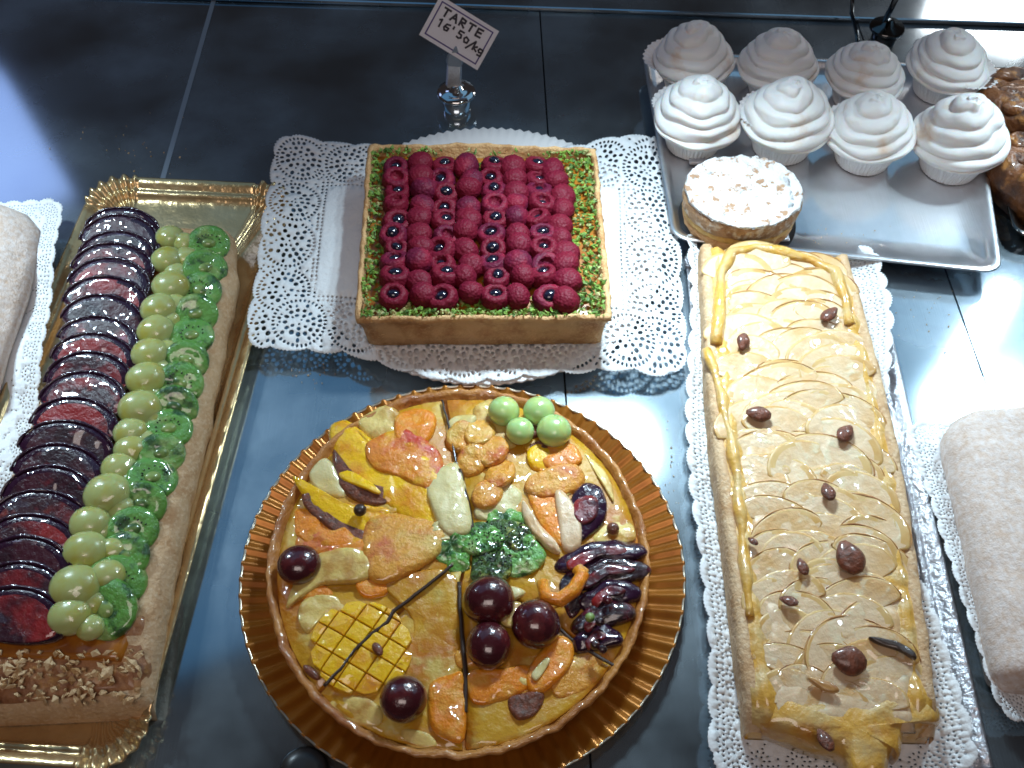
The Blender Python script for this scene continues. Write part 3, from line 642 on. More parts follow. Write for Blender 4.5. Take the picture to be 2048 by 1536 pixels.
# curled orange zest
mb = MB(); tube(mb, [P(u, v, FT + .008 + q) for u, v, q in ((1085, 1165, 0), (1092, 1195, .002), (1120, 1200, .004), (1148, 1180, .005), (1165, 1150, .005), (1155, 1138, .004))], lambda t: .0048 * (1 - .35 * abs(t - .5)), 12); mb.build('orange_curl', M['orange'], ft)
mb = MB(); tube(mb, [P(u, v, FT + .011) for u, v in ((1130, 1190), (1155, 1168), (1172, 1140), (1158, 1133))], .0019, 8); mb.build('orange_pith', M['peach'], ft)
fruit('plum_slice', [(1145, 1000), (1172, 968), (1200, 975), (1212, 1010), (1205, 1040), (1182, 1062), (1160, 1068)], 'plumskin', .008, .001, wob=.002)
fruit('plum_flesh', [(1150, 1005), (1172, 988), (1195, 1000), (1192, 1030), (1168, 1045), (1150, 1030)], 'plumflesh', .004, .0065)
fruit('apple_slice', [(1048, 1000), (1062, 1020), (1082, 1050), (1112, 1085), (1115, 1102), (1090, 1090), (1065, 1062), (1048, 1030)], 'apple', .008, .001)
fruit('apple_slice', [(1112, 985), (1130, 988), (1155, 1025), (1162, 1060), (1155, 1092), (1128, 1090), (1118, 1040)], 'apple', .008, .0015)
fruit('orange_segment', [(1060, 975), (1110, 960), (1120, 1010), (1125, 1080), (1100, 1070), (1070, 1020)], 'orange', .005, .0005)
fruit('peach_piece', [(1055, 965), (1100, 935), (1150, 930), (1165, 960), (1130, 985), (1075, 990)], 'peach', .0065, .001, wob=.002)
for k, (u, v, an) in enumerate(((925, 870, .5), (960, 862, .7), (985, 900, .6), (945, 918, .6), (1000, 945, .8), (975, 985, .7))):
    L_, W_ = 52, 26
    pts = [(u + L_ * .62 * cos(t) * cos(an) - W_ * sin(t) * sin(an), v - L_ * .62 * cos(t) * sin(an) - W_ * sin(t) * cos(an)) for t in [i * pi / 4 for i in range(8)]]
    fruit('nectarine_wedge', pts, 'peach', random.uniform(.006, .009), .001 * (k % 3), random.uniform(-.3, .2), .0016)
fruit('pineapple_piece', [(895, 845), (920, 830), (950, 835), (935, 860), (900, 872)], 'palefruit', .006, .001, wob=.002)
fruit('pear_piece', [(960, 1000), (1005, 970), (1040, 985), (1030, 1025), (985, 1035), (955, 1030)], 'palefruit', .005, 0, wob=.002)
fruit('mango_piece', [(1060, 900), (1110, 880), (1135, 905), (1110, 935), (1068, 935)], 'mango', .006, 0, wob=.002)
fruit('nectarine_wedge', [(1080, 890), (1140, 885), (1160, 920), (1100, 935)], 'nectar', .005, .002, wob=.002)
fruit('pear_piece', [(1170, 905), (1215, 950), (1225, 1000), (1200, 960)], 'pear', .004, 0, wob=.002)
fruit('mango_piece', [(950, 820), (1000, 800), (1035, 870), (975, 880)], 'pear', .004, 0, wob=.002)
for u, v, r in ((1008, 822, 33), (1078, 822, 33), (1040, 862, 30), (1108, 862, 36)): grape(u, v, r, 'greengrape2', sq=(1, 1, .85), lab='pale green grape' if r > 34 else None)
fruit('raisin', [(1052, 848), (1075, 845), (1085, 862), (1062, 872)], 'almond', .006, .0005, wob=.002)
fruit('raisin', [(1062, 888), (1095, 880), (1100, 895), (1070, 903)], 'almond', .004, .001, wob=.002)
grape(1226, 1057, 13, 'almond', name='raisin'); grape(720, 1020, 13, 'burnt', name='raisin', dz=.006)
fruit('nectarine_slice', [(1190, 1060), (1250, 1040), (1265, 1080), (1200, 1085)], 'pear', .003, 0, wob=.002)
for k in range(26):       # small fruit trimmings between the large pieces
    a = random.random() * 6.28; r = .095 * sqrt(random.random()); x, y = TC.x + r * cos(a), TC.y + r * sin(a)
    if abs(x + .06) < .03 and y < .27: continue
    pts = [(x + .009 * random.uniform(.6, 1.3) * cos(t), y + .006 * random.uniform(.6, 1.3) * sin(t)) for t in [i * pi / 3 for i in range(6)]]
    mb = MB(); slab(mb, pts, FT - .001, random.uniform(.002, .0035), .0015); mb.build('fruit_trimming', M[random.choice(('peach', 'pear', 'custard', 'palefruit', 'orange'))], ft)
# ------------------------------------------------------------------ rectangular fluted tray (shared builder)
def rect_tray(name, corners, m, label, zr=.013, rc=.026, wid=.021, flutes=11, cat='tray'):
    TL, TR, BR, BL = corners; c = (TL + TR + BR + BL) / 4
    root = empty(name, (c.x, c.y, 0), label, cat)
    ux = ((TR - TL) + (BR - BL)).normalized(); ux.z = 0; uy = Vector((-ux.y, ux.x, 0))
    Wd = ((TR - TL).length + (BR - BL).length) / 2; Ln = ((TL - BL).length + (TR - BR).length) / 2
    def per():
        pts = []      # (pos, normal, corner phase or None)
        for k, (sx, sy) in enumerate(((1, -1), (1, 1), (-1, 1), (-1, -1))):
            cc = c + ux * sx * (Wd / 2 - rc) + uy * sy * (Ln / 2 - rc); a0 = (-90, 0, 90, 180)[k]; n = flutes * 8
            for i in range(n + 1):
                a = R(a0 + 90 * i / n); nd = ux * cos(a) + uy * sin(a); pts.append((cc, nd, i / n))
            nx = [(1, 1), (-1, 1), (-1, -1), (1, -1)][k]; cn = c + ux * nx[0] * (Wd / 2 - rc) + uy * nx[1] * (Ln / 2 - rc); nd = pts[-1][1]
            m_ = 50
            for i in range(1, m_): pts.append((cc + (cn - cc) * (i / m_), nd, None))
        return pts
    pp = per(); prof = [(.0, zr - .0012), (-.0004, zr), (.0010, zr + .0004), (.0030, zr - .0006), (.0060, zr - .0016), (.0075, zr - .0046), (.0098, zr - .0052), (.0118, zr - .0042), (.0135, zr - .0072), (.0160, zr - .0098), (.0185, zr - .0104), (.0215, zr - .0118)]
    rings = []
    for inset, z in prof:
        ring = []
        for i, (cc, nd, ph) in enumerate(pp):
            r = rc - inset; dz = 0
            if ph is not None:
                r += .0045 * sin(pi * ph) * (1 - inset / .0215) ; k = max(0, 1 - inset / .0225); dz = .0022 * sin(2 * pi * ph * flutes) * k ** .4; r += .0002 * sin(2 * pi * ph * flutes) * k
            p = cc + nd * max(r, .0008); ring.append((p.x, p.y, z + dz + .0003 * N(p.x, p.y, 0, 30)))
        rings.append(ring)
    cen = [(c.x + (p[0] - c.x) * .5, c.y + (p[1] - c.y) * .5, zr - .0120) for p in rings[-1]]
    mb = MB(); loft(mb, rings + [cen], True, False, True)
    o = mb.build('tray_body', M[m], root); so = o.modifiers.new('thick', 'SOLIDIFY'); so.thickness = .0004; so.offset = -1
    return root, c, ux, uy, Wd, Ln
zt = .0135
gt = rect_tray('gold_cake_tray', [P(146, 357, zt), P(533, 362, zt), P(352, 1560, zt), P(-240, 1490, zt)], 'gold', 'long gold foil tray with fluted corners under the plum, grape and kiwi tart', .0135, .034, .023, 6)
# ------------------------------------------------------------------ long plum / grape / kiwi tart
def top_poly(left, right, z):
    """outline from left and right polylines in photo points, listed back to front"""
    return [P(u, v, z) for u, v in left], [P(u, v, z) for u, v in right]
def along(poly, t):
    L = [0]
    for a, b in zip(poly, poly[1:]): L.append(L[-1] + (b - a).length)
    x = t * L[-1]
    for k in range(len(poly) - 1):
        if x <= L[k + 1] or k == len(poly) - 2:
            return poly[k].lerp(poly[k + 1], (x - L[k]) / max(1e-9, L[k + 1] - L[k]))
def strip_solid(mb, left, right, z0, zf, ns=16, nt=90, inset=.002, edge=None, under=.003):
    """long pastry body: left/right rails -> closed solid with rounded sides; zf(s,t)->height"""
    rings = []
    for j in range(nt + 1):
        t = j / nt; a, b = along(left, t), along(right, t); d = (b - a); w_ = d.length; d = d / w_
        ring = []
        wl, wr = (edge(0, t), edge(1, t)) if edge else (0, 0)
        a = a - d * wl; b = b + d * wr
        for i in range(ns + 1):
            s_ = i / ns; p = a.lerp(b, s_); ring.append((p.x, p.y, zf(s_, t)))
        p1 = b - d * .0003; p2 = b - d * under; p3 = a + d * under; p4 = a + d * .0003
        for p, z in ((p1, ring[-1][2] * .6 + z0 * .4), (p2, z0), (p3, z0), (p4, ring[0][2] * .6 + z0 * .4)): ring.append((p.x, p.y, z))
        rings.append(ring)
    loft(mb, rings, True, True, True)
lt = empty('plum_grape_tart', (P(250, 850).x, P(250, 850).y, .0022), 'long tart of dark plum slices beside green grapes and kiwi on the gold tray', 'tart')
LZ = .030
Lft = [P(u, v, LZ) for u, v in ((210, 446), (178, 520), (140, 600), (105, 700), (58, 820), (5, 960), (-50, 1110), (-100, 1260), (-150, 1425))]
Rgt = [P(u, v, LZ) for u, v in ((462, 452), (470, 540), (440, 680), (412, 820), (378, 960), (344, 1110), (318, 1260), (285, 1405))]
def z_l(s_, t):
    e = min(s_, 1 - s_); te = min(t * 3, (1 - t) * 3, 1)
    z = LZ - .010 * max(0, 1 - e / .07) ** 2 - .012 * max(0, 1 - min(t, 1 - t) / .018) ** 2
    z += -.009 * max(0, (t - .86) / .14) ** 1.5 + .0016 * N(s_ * 4, t * 25, 0) + (.0035 * max(0, 1 - t / .03) * (s_ > .02))
    return z
mb = MB(); strip_solid(mb, Lft, Rgt, .0025, z_l, 30, 150, edge=lambda q, t: .0018 * N(q * 7, t * 18))
mb.build('crust', M['crust_pale'], lt)
mb = MB()
Lg = [P(u, v, LZ + .001) for u, v in ((225, 462), (190, 545), (150, 640), (105, 760), (50, 900), (0, 1040), (-50, 1180), (-90, 1310))]
Rg = [P(u, v, LZ + .001) for u, v in ((452, 480), (440, 560), (402, 680), (372, 800), (330, 930), (300, 1060), (285, 1180), (240, 1320))]
strip_solid(mb, Lg, Rg, LZ - .006, lambda s_, t: LZ + .0012 + .0012 * N(s_ * 6, t * 30) - .002 * max(0, 1 - min(s_, 1 - s_) / .06) ** 2, 20, 90, edge=lambda q, t: .003 * N(q * 3, t * 12), under=0)
mb.build('glaze', M['amber'], lt)
# brown glazed end of the crust
mb = MB()
Lb = [P(u, v, LZ + .001) for u, v in ((-95, 1290), (-110, 1350), (-130, 1415))]
Rb = [P(u, v, LZ + .001) for u, v in ((300, 1230), (293, 1320), (278, 1395))]
strip_solid(mb, Lb, Rb, .012, lambda s_, t: LZ + .0012 - .0080 * t ** 1.5 + .0015 * N(s_ * 6, t * 6) - .006 * max(0, 1 - min(s_, 1 - s_) / .05) ** 2 - .009 * max(0, (t - .8) / .2) ** 2, 24, 30, edge=lambda q, t: .002 * N(q * 3, t * 6))
mb.build('browned_end', M['browncrust'], lt)
def plum_mesh(seed):
    """half-disc slice leaning back; +y far edge is the round skin side"""
    mb = MB(); n = 22; rx, ry, th = .034, .024, .0050; up = []; lo = []
    prof = [(1, 0), (1, .35), (.97, .75), (.90, .95), (.80, 1), (.5, .98), (.15, .95)]
    for s_, h in prof:
        ring = []
        for i in range(n):
            a = 2 * pi * i / n; x, y = rx * s_ * cos(a), ry * s_ * sin(a); y = y if y > 0 else y * .45
            ring.append((x, y, th * h + .0009 * N(x, y, seed, 130)))
        up.append(ring)
    loft(mb, up, True, True, True)
    sk = MB(); pts = []
    for i in range(19):
        a = R(-12 + 204 * i / 18); y = sin(a); y = y if y > 0 else y * .45
        pts.append((rx * 1.0 * cos(a), ry * 1.01 * y, th * .75))
    tube(sk, pts, lambda t: .0036 * (1 - abs(t - .5) * .6) * (.40 + .12 * sin(t * 30 + seed)), 8)
    fm0 = mb.mesh('plum_slice', M['plumflesh']); fm0.materials.append(M['plumskin'])
    for k_, pg in enumerate(fm0.polygons):
        ri_ = k_ // n
        if k_ < 6 * n and (ri_ <= 2 or (ri_ == 3 and (k_ % n) < n * .52 and noise.noise(Vector((k_ * .3, seed, 0))) > -.2)): pg.material_index = 1
    return fm0, sk.mesh('plum_skin', M['plumskin'])
PMS = [plum_mesh(i * 3.1) for i in range(4)]
DKM = []
for a_, b_ in PMS:
    c_ = a_.copy(); c_.materials[0] = M['plumdark']; DKM.append(c_)
plum = [(248, 466, 66), (242, 490, 72), (236, 516, 70), (228, 545, 74), (220, 578, 76), (214, 614, 76), (207, 652, 74), (198, 690, 76), (190, 728, 78), (180, 768, 80), (168, 812, 82), (152, 860, 84), (136, 908, 84), (120, 955, 84), (102, 1003, 86), (84, 1052, 86), (66, 1102, 88), (52, 1152, 88), (42, 1202, 88), (30, 1255, 90)]
ang_t = atan2((Lft[-1] - Lft[0]).y, (Lft[-1] - Lft[0]).x) + pi / 2
for k, (u, v, hw) in enumerate(plum):
    z = LZ + .0035; p = P(u, v, z); dist = (cam.location - p).length; sc = hw * 1.07 * dist / F / .034
    fm_, sm_ = PMS[k % 4]
    o = inst(fm_, 'plum_slice', lt, p, (R(17 + random.uniform(-5, 5)), R(random.uniform(-5, 5)), -.20 + random.uniform(-.08, .08)), (sc, sc * random.uniform(.92, 1.05), 1))
    sub(sm_, 'plum_skin', o)
    if k < 3 or k in (6, 12, 13, 14, 17):
        o.data = DKM[k % 4]
grs = [(352, 545, 22), (338, 640, 22), (322, 685, 22), (318, 735, 22), (300, 788, 22), (305, 838, 24), (285, 905, 22), (262, 962, 24), (240, 1015, 26), (195, 1010, 22), (225, 1100, 26), (195, 1140, 24), (185, 1205, 26), (180, 1255, 26), (340, 474, 27), (368, 485, 22), (335, 520, 30), (372, 516, 24), (342, 572, 34), (318, 618, 36), (350, 610, 24), (312, 662, 34), (300, 708, 34), (332, 700, 24), (292, 758, 36), (280, 816, 40), (262, 866, 34), (290, 880, 24), (262, 900, 32), (238, 936, 34), (215, 988, 42), (180, 1048, 36), (206, 1060, 26), (172, 1102, 42), (152, 1174, 44), (215, 1150, 34), (140, 1232, 40)]
for k, (u, v, r) in enumerate(grs): grape(u, v, r * random.uniform(.95, 1.04), 'greengrape', z=LZ + .001, sq=(1.05, .97, .78), parent=lt)
kw = [(418, 490, 30), (410, 540, 32), (402, 585, 32), (392, 630, 32), (384, 676, 32), (374, 722, 32), (362, 768, 34), (350, 815, 34), (338, 862, 34), (322, 910, 34), (304, 960, 36), (285, 1010, 36), (266, 1062, 36), (248, 1115, 38), (232, 1168, 42), (215, 1220, 46)]
for k, (u, v, r) in enumerate(kw):
    z = LZ + .003; p = P(u, v, z); d_ = (cam.location - p).length; rr = r * d_ / F * 1.3
    mb = MB(); rings = []; n = 20; jx = random.uniform(-.2, .2)
    for s_, h in ((1, 0), (1.02, .0030), (.9, .0046), (.6, .0050), (.36, .0044)):
        rings.append([(rr * s_ * cos(2 * pi * i / n), rr * .95 * s_ * sin(2 * pi * i / n), h + .0008 * N(cos(i), sin(i), k, 2)) for i in range(n)])
    loft(mb, rings, True, True, True)
    o = inst(mb.mesh('kiwi_slice', M['kiwi']), 'kiwi_slice', lt, p, (R(random.uniform(12, 30)), R(random.uniform(0, 24)), random.uniform(-.6, .6)))
    cb = MB(); ellip(cb, (0, 0, .0040), (rr * .34, rr * .26, .0022), 12, 7, .1, 200); sub(cb.mesh('kiwi_core', M['kiwicore']), 'kiwi_core', o)
    if k % 2: continue
    sb = MB()
    for i in range(11):
        a = 2 * pi * i / 16 + random.uniform(-.1, .1); q = rr * random.uniform(.42, .56); ellip(sb, (q * cos(a), q * .9 * sin(a), .0050), (.0008, .0005, .0005), 6, 5, rot=a)
    sub(sb.mesh('kiwi_seeds', M['seed']), 'kiwi_seeds', o)
mb = MB()
for _ in range(170):
    u, v = random.uniform(-60, 285), random.uniform(1300, 1408) ; u += (1400 - v) * .1
    if u > 290 - (v - 1300) * .1: continue
    p = P(u, v, LZ + .0028 - .0075 * (max(0, v - 1300) / 115) ** 1.5); chunk(mb, p, random.uniform(.0014, .0036))
mb.build('chopped_nuts', M['nuts'], lt, False)['kind'] = 'stuff'

# ------------------------------------------------------------------ left edge: wrapped sponge on paper
def sparse(Wd, Ln, rows=(.006, .010, .0145), gap=.0045, r=.0007, n_rand=300, fan=True):
    def fn(base):
        hs = []; n = len(base); tot = n * .0014
        k = round(tot / .022)
        if fan:
            for q in range(k):
                x, y, nx, ny = base[int(n * (q + .5) / k) % n]
                for rr, g in ((.0035, .0028), (.0065, .0032)):
                    cx, cy = x - nx * .013, y - ny * .013; m = int(2 * pi * rr / g)
                    for i in range(m): a = 2 * pi * i / m; hs.append((cx + rr * cos(a), cy + rr * sin(a), a, r * 1.2, r * .8))
        for d in rows:
            for i in range(0, n, max(1, int(gap / .0014))): x, y, nx, ny = base[i]; hs.append((x - nx * d, y - ny * d, atan2(ny, nx), r, r))
        for _ in range(n_rand):
            d = random.uniform(.006, .03); x, y, nx, ny = base[random.randrange(n)]; hs.append((x - nx * d, y - ny * d, random.random() * 3, r, r * .8))
        return hs
    return fn
d2 = quad([P(-190, 360, .03), P(128, 388, .03), P(40, 1000, .016), P(-300, 960, .016)])
tag(lace('paper_doily', .17, .30, sparse(.17, .30), lambda x, y: (lambda p: Vector((p.x, p.y, .012 + .022 * max(0, min(1, (y / .30 - .2))) * (x / .17) ** 2 + .0025 * sin(y * 60))))(d2(x / .17, y / .30)), .020),
    'white paper doily curling up at the far left edge beside the gold tray', 'doily')
sp = empty('sponge_roll', (P(-60, 560).x, P(-60, 560).y, .013), 'pale beige sponge roll at the far left edge on white paper', 'cake')
Ls = [P(u, v, .05) for u, v in ((-230, 395), (-300, 560), (-330, 740))]; Rs = [P(u, v, .035) for u, v in ((35, 398), (70, 440), (62, 500), (40, 580), (12, 660), (-20, 760))]
mb = MB(); strip_solid(mb, Ls, Rs, .014, lambda s_, t: .052 - .026 * (max(0, s_ - .45) / .55) ** 2.2 - .01 * (1 - min(1, t / .08)) ** 2, 20, 40, edge=lambda q, t: .0015 * N(q, t * 5)); mb.build('sponge_body', M['sponge'], sp)

# ------------------------------------------------------------------ steel tray with meringue cups
def steel_tray(name, pts_px, z, label, m, rim=.006, wall=.010, grp=None):
    q = [P(u, v, z) for u, v in pts_px]; c = sum(q, Vector((0, 0, 0))) / 4
    root = empty(name, (c.x, c.y, 0), label, 'tray', grp)
    def ring(inset, zz):
        out_ = []; rc = .016
        for k in range(4):
            p0, p1, p2 = q[k - 1], q[k], q[(k + 1) % 4]; a = (p0 - p1).normalized(); b = (p2 - p1).normalized()
            pp = p1 + (a + b) * inset; r = max(rc - inset * .5, .004)
            for i in range(9):
                t = i / 8; s0 = pp + a * r; s1 = pp + b * r
                v = s0 * (1 - t) ** 2 + pp * 2 * t * (1 - t) + s1 * t * t; out_.append((v.x, v.y, zz))
        return out_
    mb = MB(); prof = [(.0, z - .0022), (-.0004, z - .0006), (.0004, z), (rim, z - .0002), (rim + .001, z - .0012), (rim + .004, z - wall * .5), (rim + .006, z - wall), (.03, z - wall - .0003)]
    loft(mb, [ring(i, zz) for i, zz in prof], True, False, True); o = mb.build('tray_body', M[m], root)
    so = o.modifiers.new('thick', 'SOLIDIFY'); so.thickness = .0008; so.offset = -1
    return root
TZ = .020
steel_tray('steel_tray', [(1345, 476), (2006, 545), (1945, 132), (1284, 98)], TZ, 'shallow stainless steel tray carrying the meringue cups and the sugared pastry', 'steel2', .004, .006)
TF = TZ - .0058
def meringue_mesh(seed):
    random.seed(seed); mb = MB(); turns = 5.0; rows = 66; n = 60; rings = []
    lean = Vector((random.uniform(-.004, .004), random.uniform(-.003, .003)))
    for j in range(rows + 1):
        t = j / rows
        R0 = .0395 * (1 - t ** 1.45) ** .72 if t < 1 else 0
        ring = []
        for i in range(n):
            a = 2 * pi * i / n; ph = t * turns - a / (2 * pi) + .30 * cos(a + seed) + .35 * N(cos(a), sin(a), seed + t * 2, 1.3); f = ph % 1.0
            rd = (sin(pi * f) ** .6) if t < .97 else .4
            amp = (.0036 + .0024 * N(cos(a) * 2, sin(a) * 2, t * 6 + seed * 3)) * (1 - t * .3) * min(1, t * 6 + .4)
            r = max(R0 - .0030 + amp * rd, .0004) + .0016 * N(cos(a) * 1.5, sin(a) * 1.5, t * 4 + seed)
            ring.append((r * cos(a) + lean.x * t * t, r * sin(a) + lean.y * t * t, .045 * t ** .98 + (.0020 * rd if t < .95 else 0)))
        rings.append(ring)
    loft(mb, rings, True, True, True); return mb.mesh('meringue', M['meringue'])
def case_mesh(flare):
    mb = MB()
    def fr(r, z, a):
        pl = .0007 * (1 if int(a / (2 * pi) * 96) % 2 else -1); k = z / .034; fl = max(0, cos(a - .6)) ** 3 * flare * k ** 3
        return r + pl * (.4 + .6 * k) + fl, z - fl * .4 + .0009 * sin(a * 5) * k
    lathe(mb, [(0, .0006), (.0225, .0004), (.0235, .001), (.0262, .010), (.0292, .020), (.0325, .031), (.0345, .036), (.0340, .0362), (.0318, .031), (.029, .022)], 192, (0, 0, 0), fr)
    return mb.mesh('paper_case', M['case'], smooth=False)
CM = [case_mesh(f) for f in (.002, .012, .007)]; MM = [meringue_mesh(s_) for s_ in (11, 12, 13, 14)]
random.seed(21)
cups = [(1378, 172, 0, 1, 2.3, 'back row, far left end'), (1545, 182, 1, 0, 0, 'back row, second from the left'), (1712, 200, 2, 0, 0, 'back row, third from the left'), (1874, 182, 3, 1, 4.9, 'back row, right end, case flaring right'),
        (1384, 288, 1, 1, 1.4, 'front row, left end, deep case'), (1560, 296, 0, 2, 2.0, 'front row, second from left, behind sugared pastry'), (1722, 318, 2, 2, 1.9, 'front row, third from the left'), (1895, 334, 3, 0, .3, 'front row, right end')]
for k, (u, v, mi, ci, ca, lab) in enumerate(cups):
    p = P(u, v, TF); r = empty('meringue_cup', (p.x, p.y, TF), 'white swirled meringue cup, ' + lab, 'meringue', 'meringue cups on the steel tray')
    r.rotation_euler = (0, 0, random.random() * .2); s_ = random.uniform(.97, 1.03) * (.88 if k < 4 else .95)
    sub(CM[ci], 'paper_case', r, (0, 0, 0), (0, 0, ca), (s_, s_, s_))
    o = sub(MM[mi], 'meringue_swirl', r, (0, 0, .0245 * s_), (R(random.uniform(-5, 5)), R(random.uniform(-5, 5)), random.uniform(0, 6.28)), (s_ * 1.02, s_ * 1.02, s_ * random.uniform(.95, 1.08)))
# ------------------------------------------------------------------ sugared round pastry on a black card
pc = P(1478, 420, TF + .012); SR = .047
bc = empty('black_pastry_card', (pc.x, pc.y, TF), 'small glossy black card with a folded tab under the sugared round pastry', 'card')
mb = MB(); lathe(mb, [(0, .0004), (.045, .0004), (.0462, .0008), (.0462, .0018), (0, .0018)], 64, (pc.x, pc.y, TF)); mb.build('card_disc', M['blackcard'], bc)
mb = MB()
for q in range(2):
    a = P(1560, 468, TF + .004) if q == 0 else P(1395, 315, TF + .004)
    box(mb, a.x - .007, a.y - .006, TF + .001, a.x + .007, a.y + .006, TF + .004)
bevel(mb.build('card_tab', M['silver'], bc), .001)
su = empty('sugared_pastry', (pc.x, pc.y, TF + .002), 'round almond pastry with cream filling, heavily dusted with white powdered sugar', 'pastry')
def fs(r, z, a): return r * (.915 + .055 * cos(2 * a)) + .0012 * N(cos(a) * 8, sin(a) * 8, z * 120), z + .0008 * N(cos(a) * 6, sin(a) * 6, r * 50)
b0 = (pc.x, pc.y, TF + .002)
mb = MB(); lathe(mb, [(0, 0), (.042, 0), (.044, .002), (.0455, .009), (.0435, .0105), (0, .0105)], 120, b0, fs); mb.build('bottom_crust', M['crust'], su)
mb = MB(); lathe(mb, [(0, .009), (.043, .009), (.0452, .011), (.0455, .0150), (.044, .017), (0, .017)], 120, b0, fs); mb.build('cream_filling', M['cream'], su)
mb = MB(); lathe(mb, [(.040, .015), (.0462, .0165), (.0472, .021), (.0470, .027), (.0455, .0300)], 120, b0, fs); mb.build('top_crust', M['flaky'], su)
def ft_(r, z, a):
    r, z2 = fs(r, z, a); x, y = r * cos(a), r * sin(a); return r, z2 + .0022 * abs(N(x, y, 2, 110)) + .0010 * N(x, y, 5, 320) + (.0014 if r > .04 else 0)
mb = MB(); lathe(mb, [(.0465, .0285), (.0455, .0305)] + [(.0445 - .0444 * k / 22, .0306) for k in range(23)], 140, b0, ft_); mb.build('sugar_top', M['sugar'], su)

# ------------------------------------------------------------------ apple tart on its doily and card tray
zt = .011
qa = [P(1385, 486, zt), P(1725, 512, zt), P(1935, 1560, zt), P(1440, 1560, zt)]
tr = rect_tray('silver_cake_tray', [P(1388, 500, .008), P(1740, 520, .008), P(2010, 1590, .008), P(1440, 1590, .008)], 'silver', 'long embossed silver card tray half hidden under the apple tart doily', .008, .018, .016)
AW, AL = .150, .50
d3 = quad([P(1362, 466, .012), P(1742, 494, .012), P(1962, 1560, .012), P(1408, 1560, .012)])
def map3(x, y):
    s_, t = x / AW, y / AL; p = d3(s_, t); e = abs(s_ - .5) * 2
    p.x += .004 * sin(t * 9) * e; 
    if s_ > .5: p.x -= .016 * (e ** 2) * max(0, sin(pi * min(1, t * 1.25)))
    p.z = .0095 + .010 * max(0, e - .72) / .28 + .0014 * sin(t * 40 + s_ * 5) * e ** 2 + .0008 * N(p.x, p.y, 1, 40); return p
tag(lace('tart_doily', AW, AL, sparse(AW, AL), map3, .024), 'long white scalloped paper doily folded up around the apple and almond tart', 'doily')
at = empty('apple_tart', (P(1640, 950).x, P(1640, 950).y, .0115), 'long glazed apple tart on a white doily, scattered with whole almonds', 'tart')
AZ = .033
La = [P(u, v, AZ) for u, v in ((1404, 490), (1406, 560), (1412, 660), (1418, 780), (1432, 920), (1452, 1060), (1468, 1200), (1482, 1320), (1502, 1452))]
Ra = [P(u, v, AZ) for u, v in ((1696, 512), (1722, 600), (1750, 700), (1775, 800), (1800, 910), (1822, 1040), (1842, 1180), (1862, 1320), (1882, 1462))]
def z_a(s_, t):
    e = min(s_, 1 - s_); z = AZ - .012 * max(0, 1 - e / .03) ** 2 + .0022 * N(s_ * 5, t * 26)
    z += -.009 * max(0, (t - .95) / .05) ** 2 + .0030 * max(0, 1 - abs(e - .10) / .05) - .010 * max(0, 1 - min(t, 1 - t) / .012) ** 2
    return z
mb = MB(); strip_solid(mb, La, Ra, .0118, z_a, 40, 170, edge=lambda q, t: .0016 * N(q * 7, t * 20), under=.001)
mb.build('pastry_base', M['glazeyellow'], at)
mb = MB()        # pale raised side walls
for rail, sg in ((La, 1), (Ra, -1)):
    rings = []
    for j in range(121):
        t = j / 120; a, b = along(La, t), along(Ra, t); d = (b - a).normalized() * sg; p = along(rail, t)
        wv = .0012 * N(t * 22, sg * 3, 0); ring = []
        ez = .012 * max(0, (t - .93) / .07) ** 2
        for x, z in ((-.0006, .0122), (-.0012, .020), (-.0010, .030), (.0010, .0345), (.0050, .0350), (.0080, .0325), (.0085, .028)):
            q = p + d * (x + wv); ring.append((q.x, q.y, z - ez * (z > .015) + .0012 * N(t * 30, x * 200, sg) * (z > .025)))
        rings.append(ring)
    loft(mb, rings, False)
mb.build('side_crust', M['crust_pale'], at)
mb = MB(); pts = [P(u, v, AZ + .0022) for u, v in ((1432, 690), (1440, 600), (1442, 545), (1462, 508), (1510, 496), (1560, 505), (1620, 520), (1670, 545), (1690, 600), (1700, 660))]
sm = []
for k in range(len(pts) - 1):
    for i in range(6): sm.append(pts[k].lerp(pts[k + 1], i / 6))
tube(mb, [p + Vector((.001 * N(p.x, p.y, 0, 60), .001 * N(p.x, p.y, 4, 60), 0)) for p in sm], lambda t: .0042 + .0010 * sin(t * 25), 10); mb.build('pastry_rim', M['glazeyellow'], at)
mb = MB(); pts = [P(u, v, AZ + .0018) for u, v in ((1412, 700), (1435, 760), (1450, 820), (1465, 900), (1475, 980), (1485, 1060), (1492, 1150), (1500, 1250))]
sm = []
for k in range(len(pts) - 1):
    for i in range(6): sm.append(pts[k].lerp(pts[k + 1], i / 6))
tube(mb, [p + Vector((.0016 * N(p.x, p.y, 0, 60), 0, 0)) for p in sm], lambda t: .0034 + .0010 * sin(t * 31), 8); mb.build('pastry_rim', M['glazeyellow'], at)
mb = MB(); strip_solid(mb, [p.lerp(q, .14) for p, q in zip(La, Ra)], [q.lerp(p, .12) for p, q in zip(La, Ra)], AZ - .004, lambda s_, t: AZ + .0014 + .0018 * N(s_ * 6, t * 30) - .003 * max(0, 1 - min(s_, 1 - s_) / .06) ** 2 - .004 * max(0, 1 - min(t, 1 - t) / .02), 30, 160, edge=lambda q, t: .0020 * N(q * 3, t * 16), under=0)
mb.build('apple_filling', M['apple'], at)
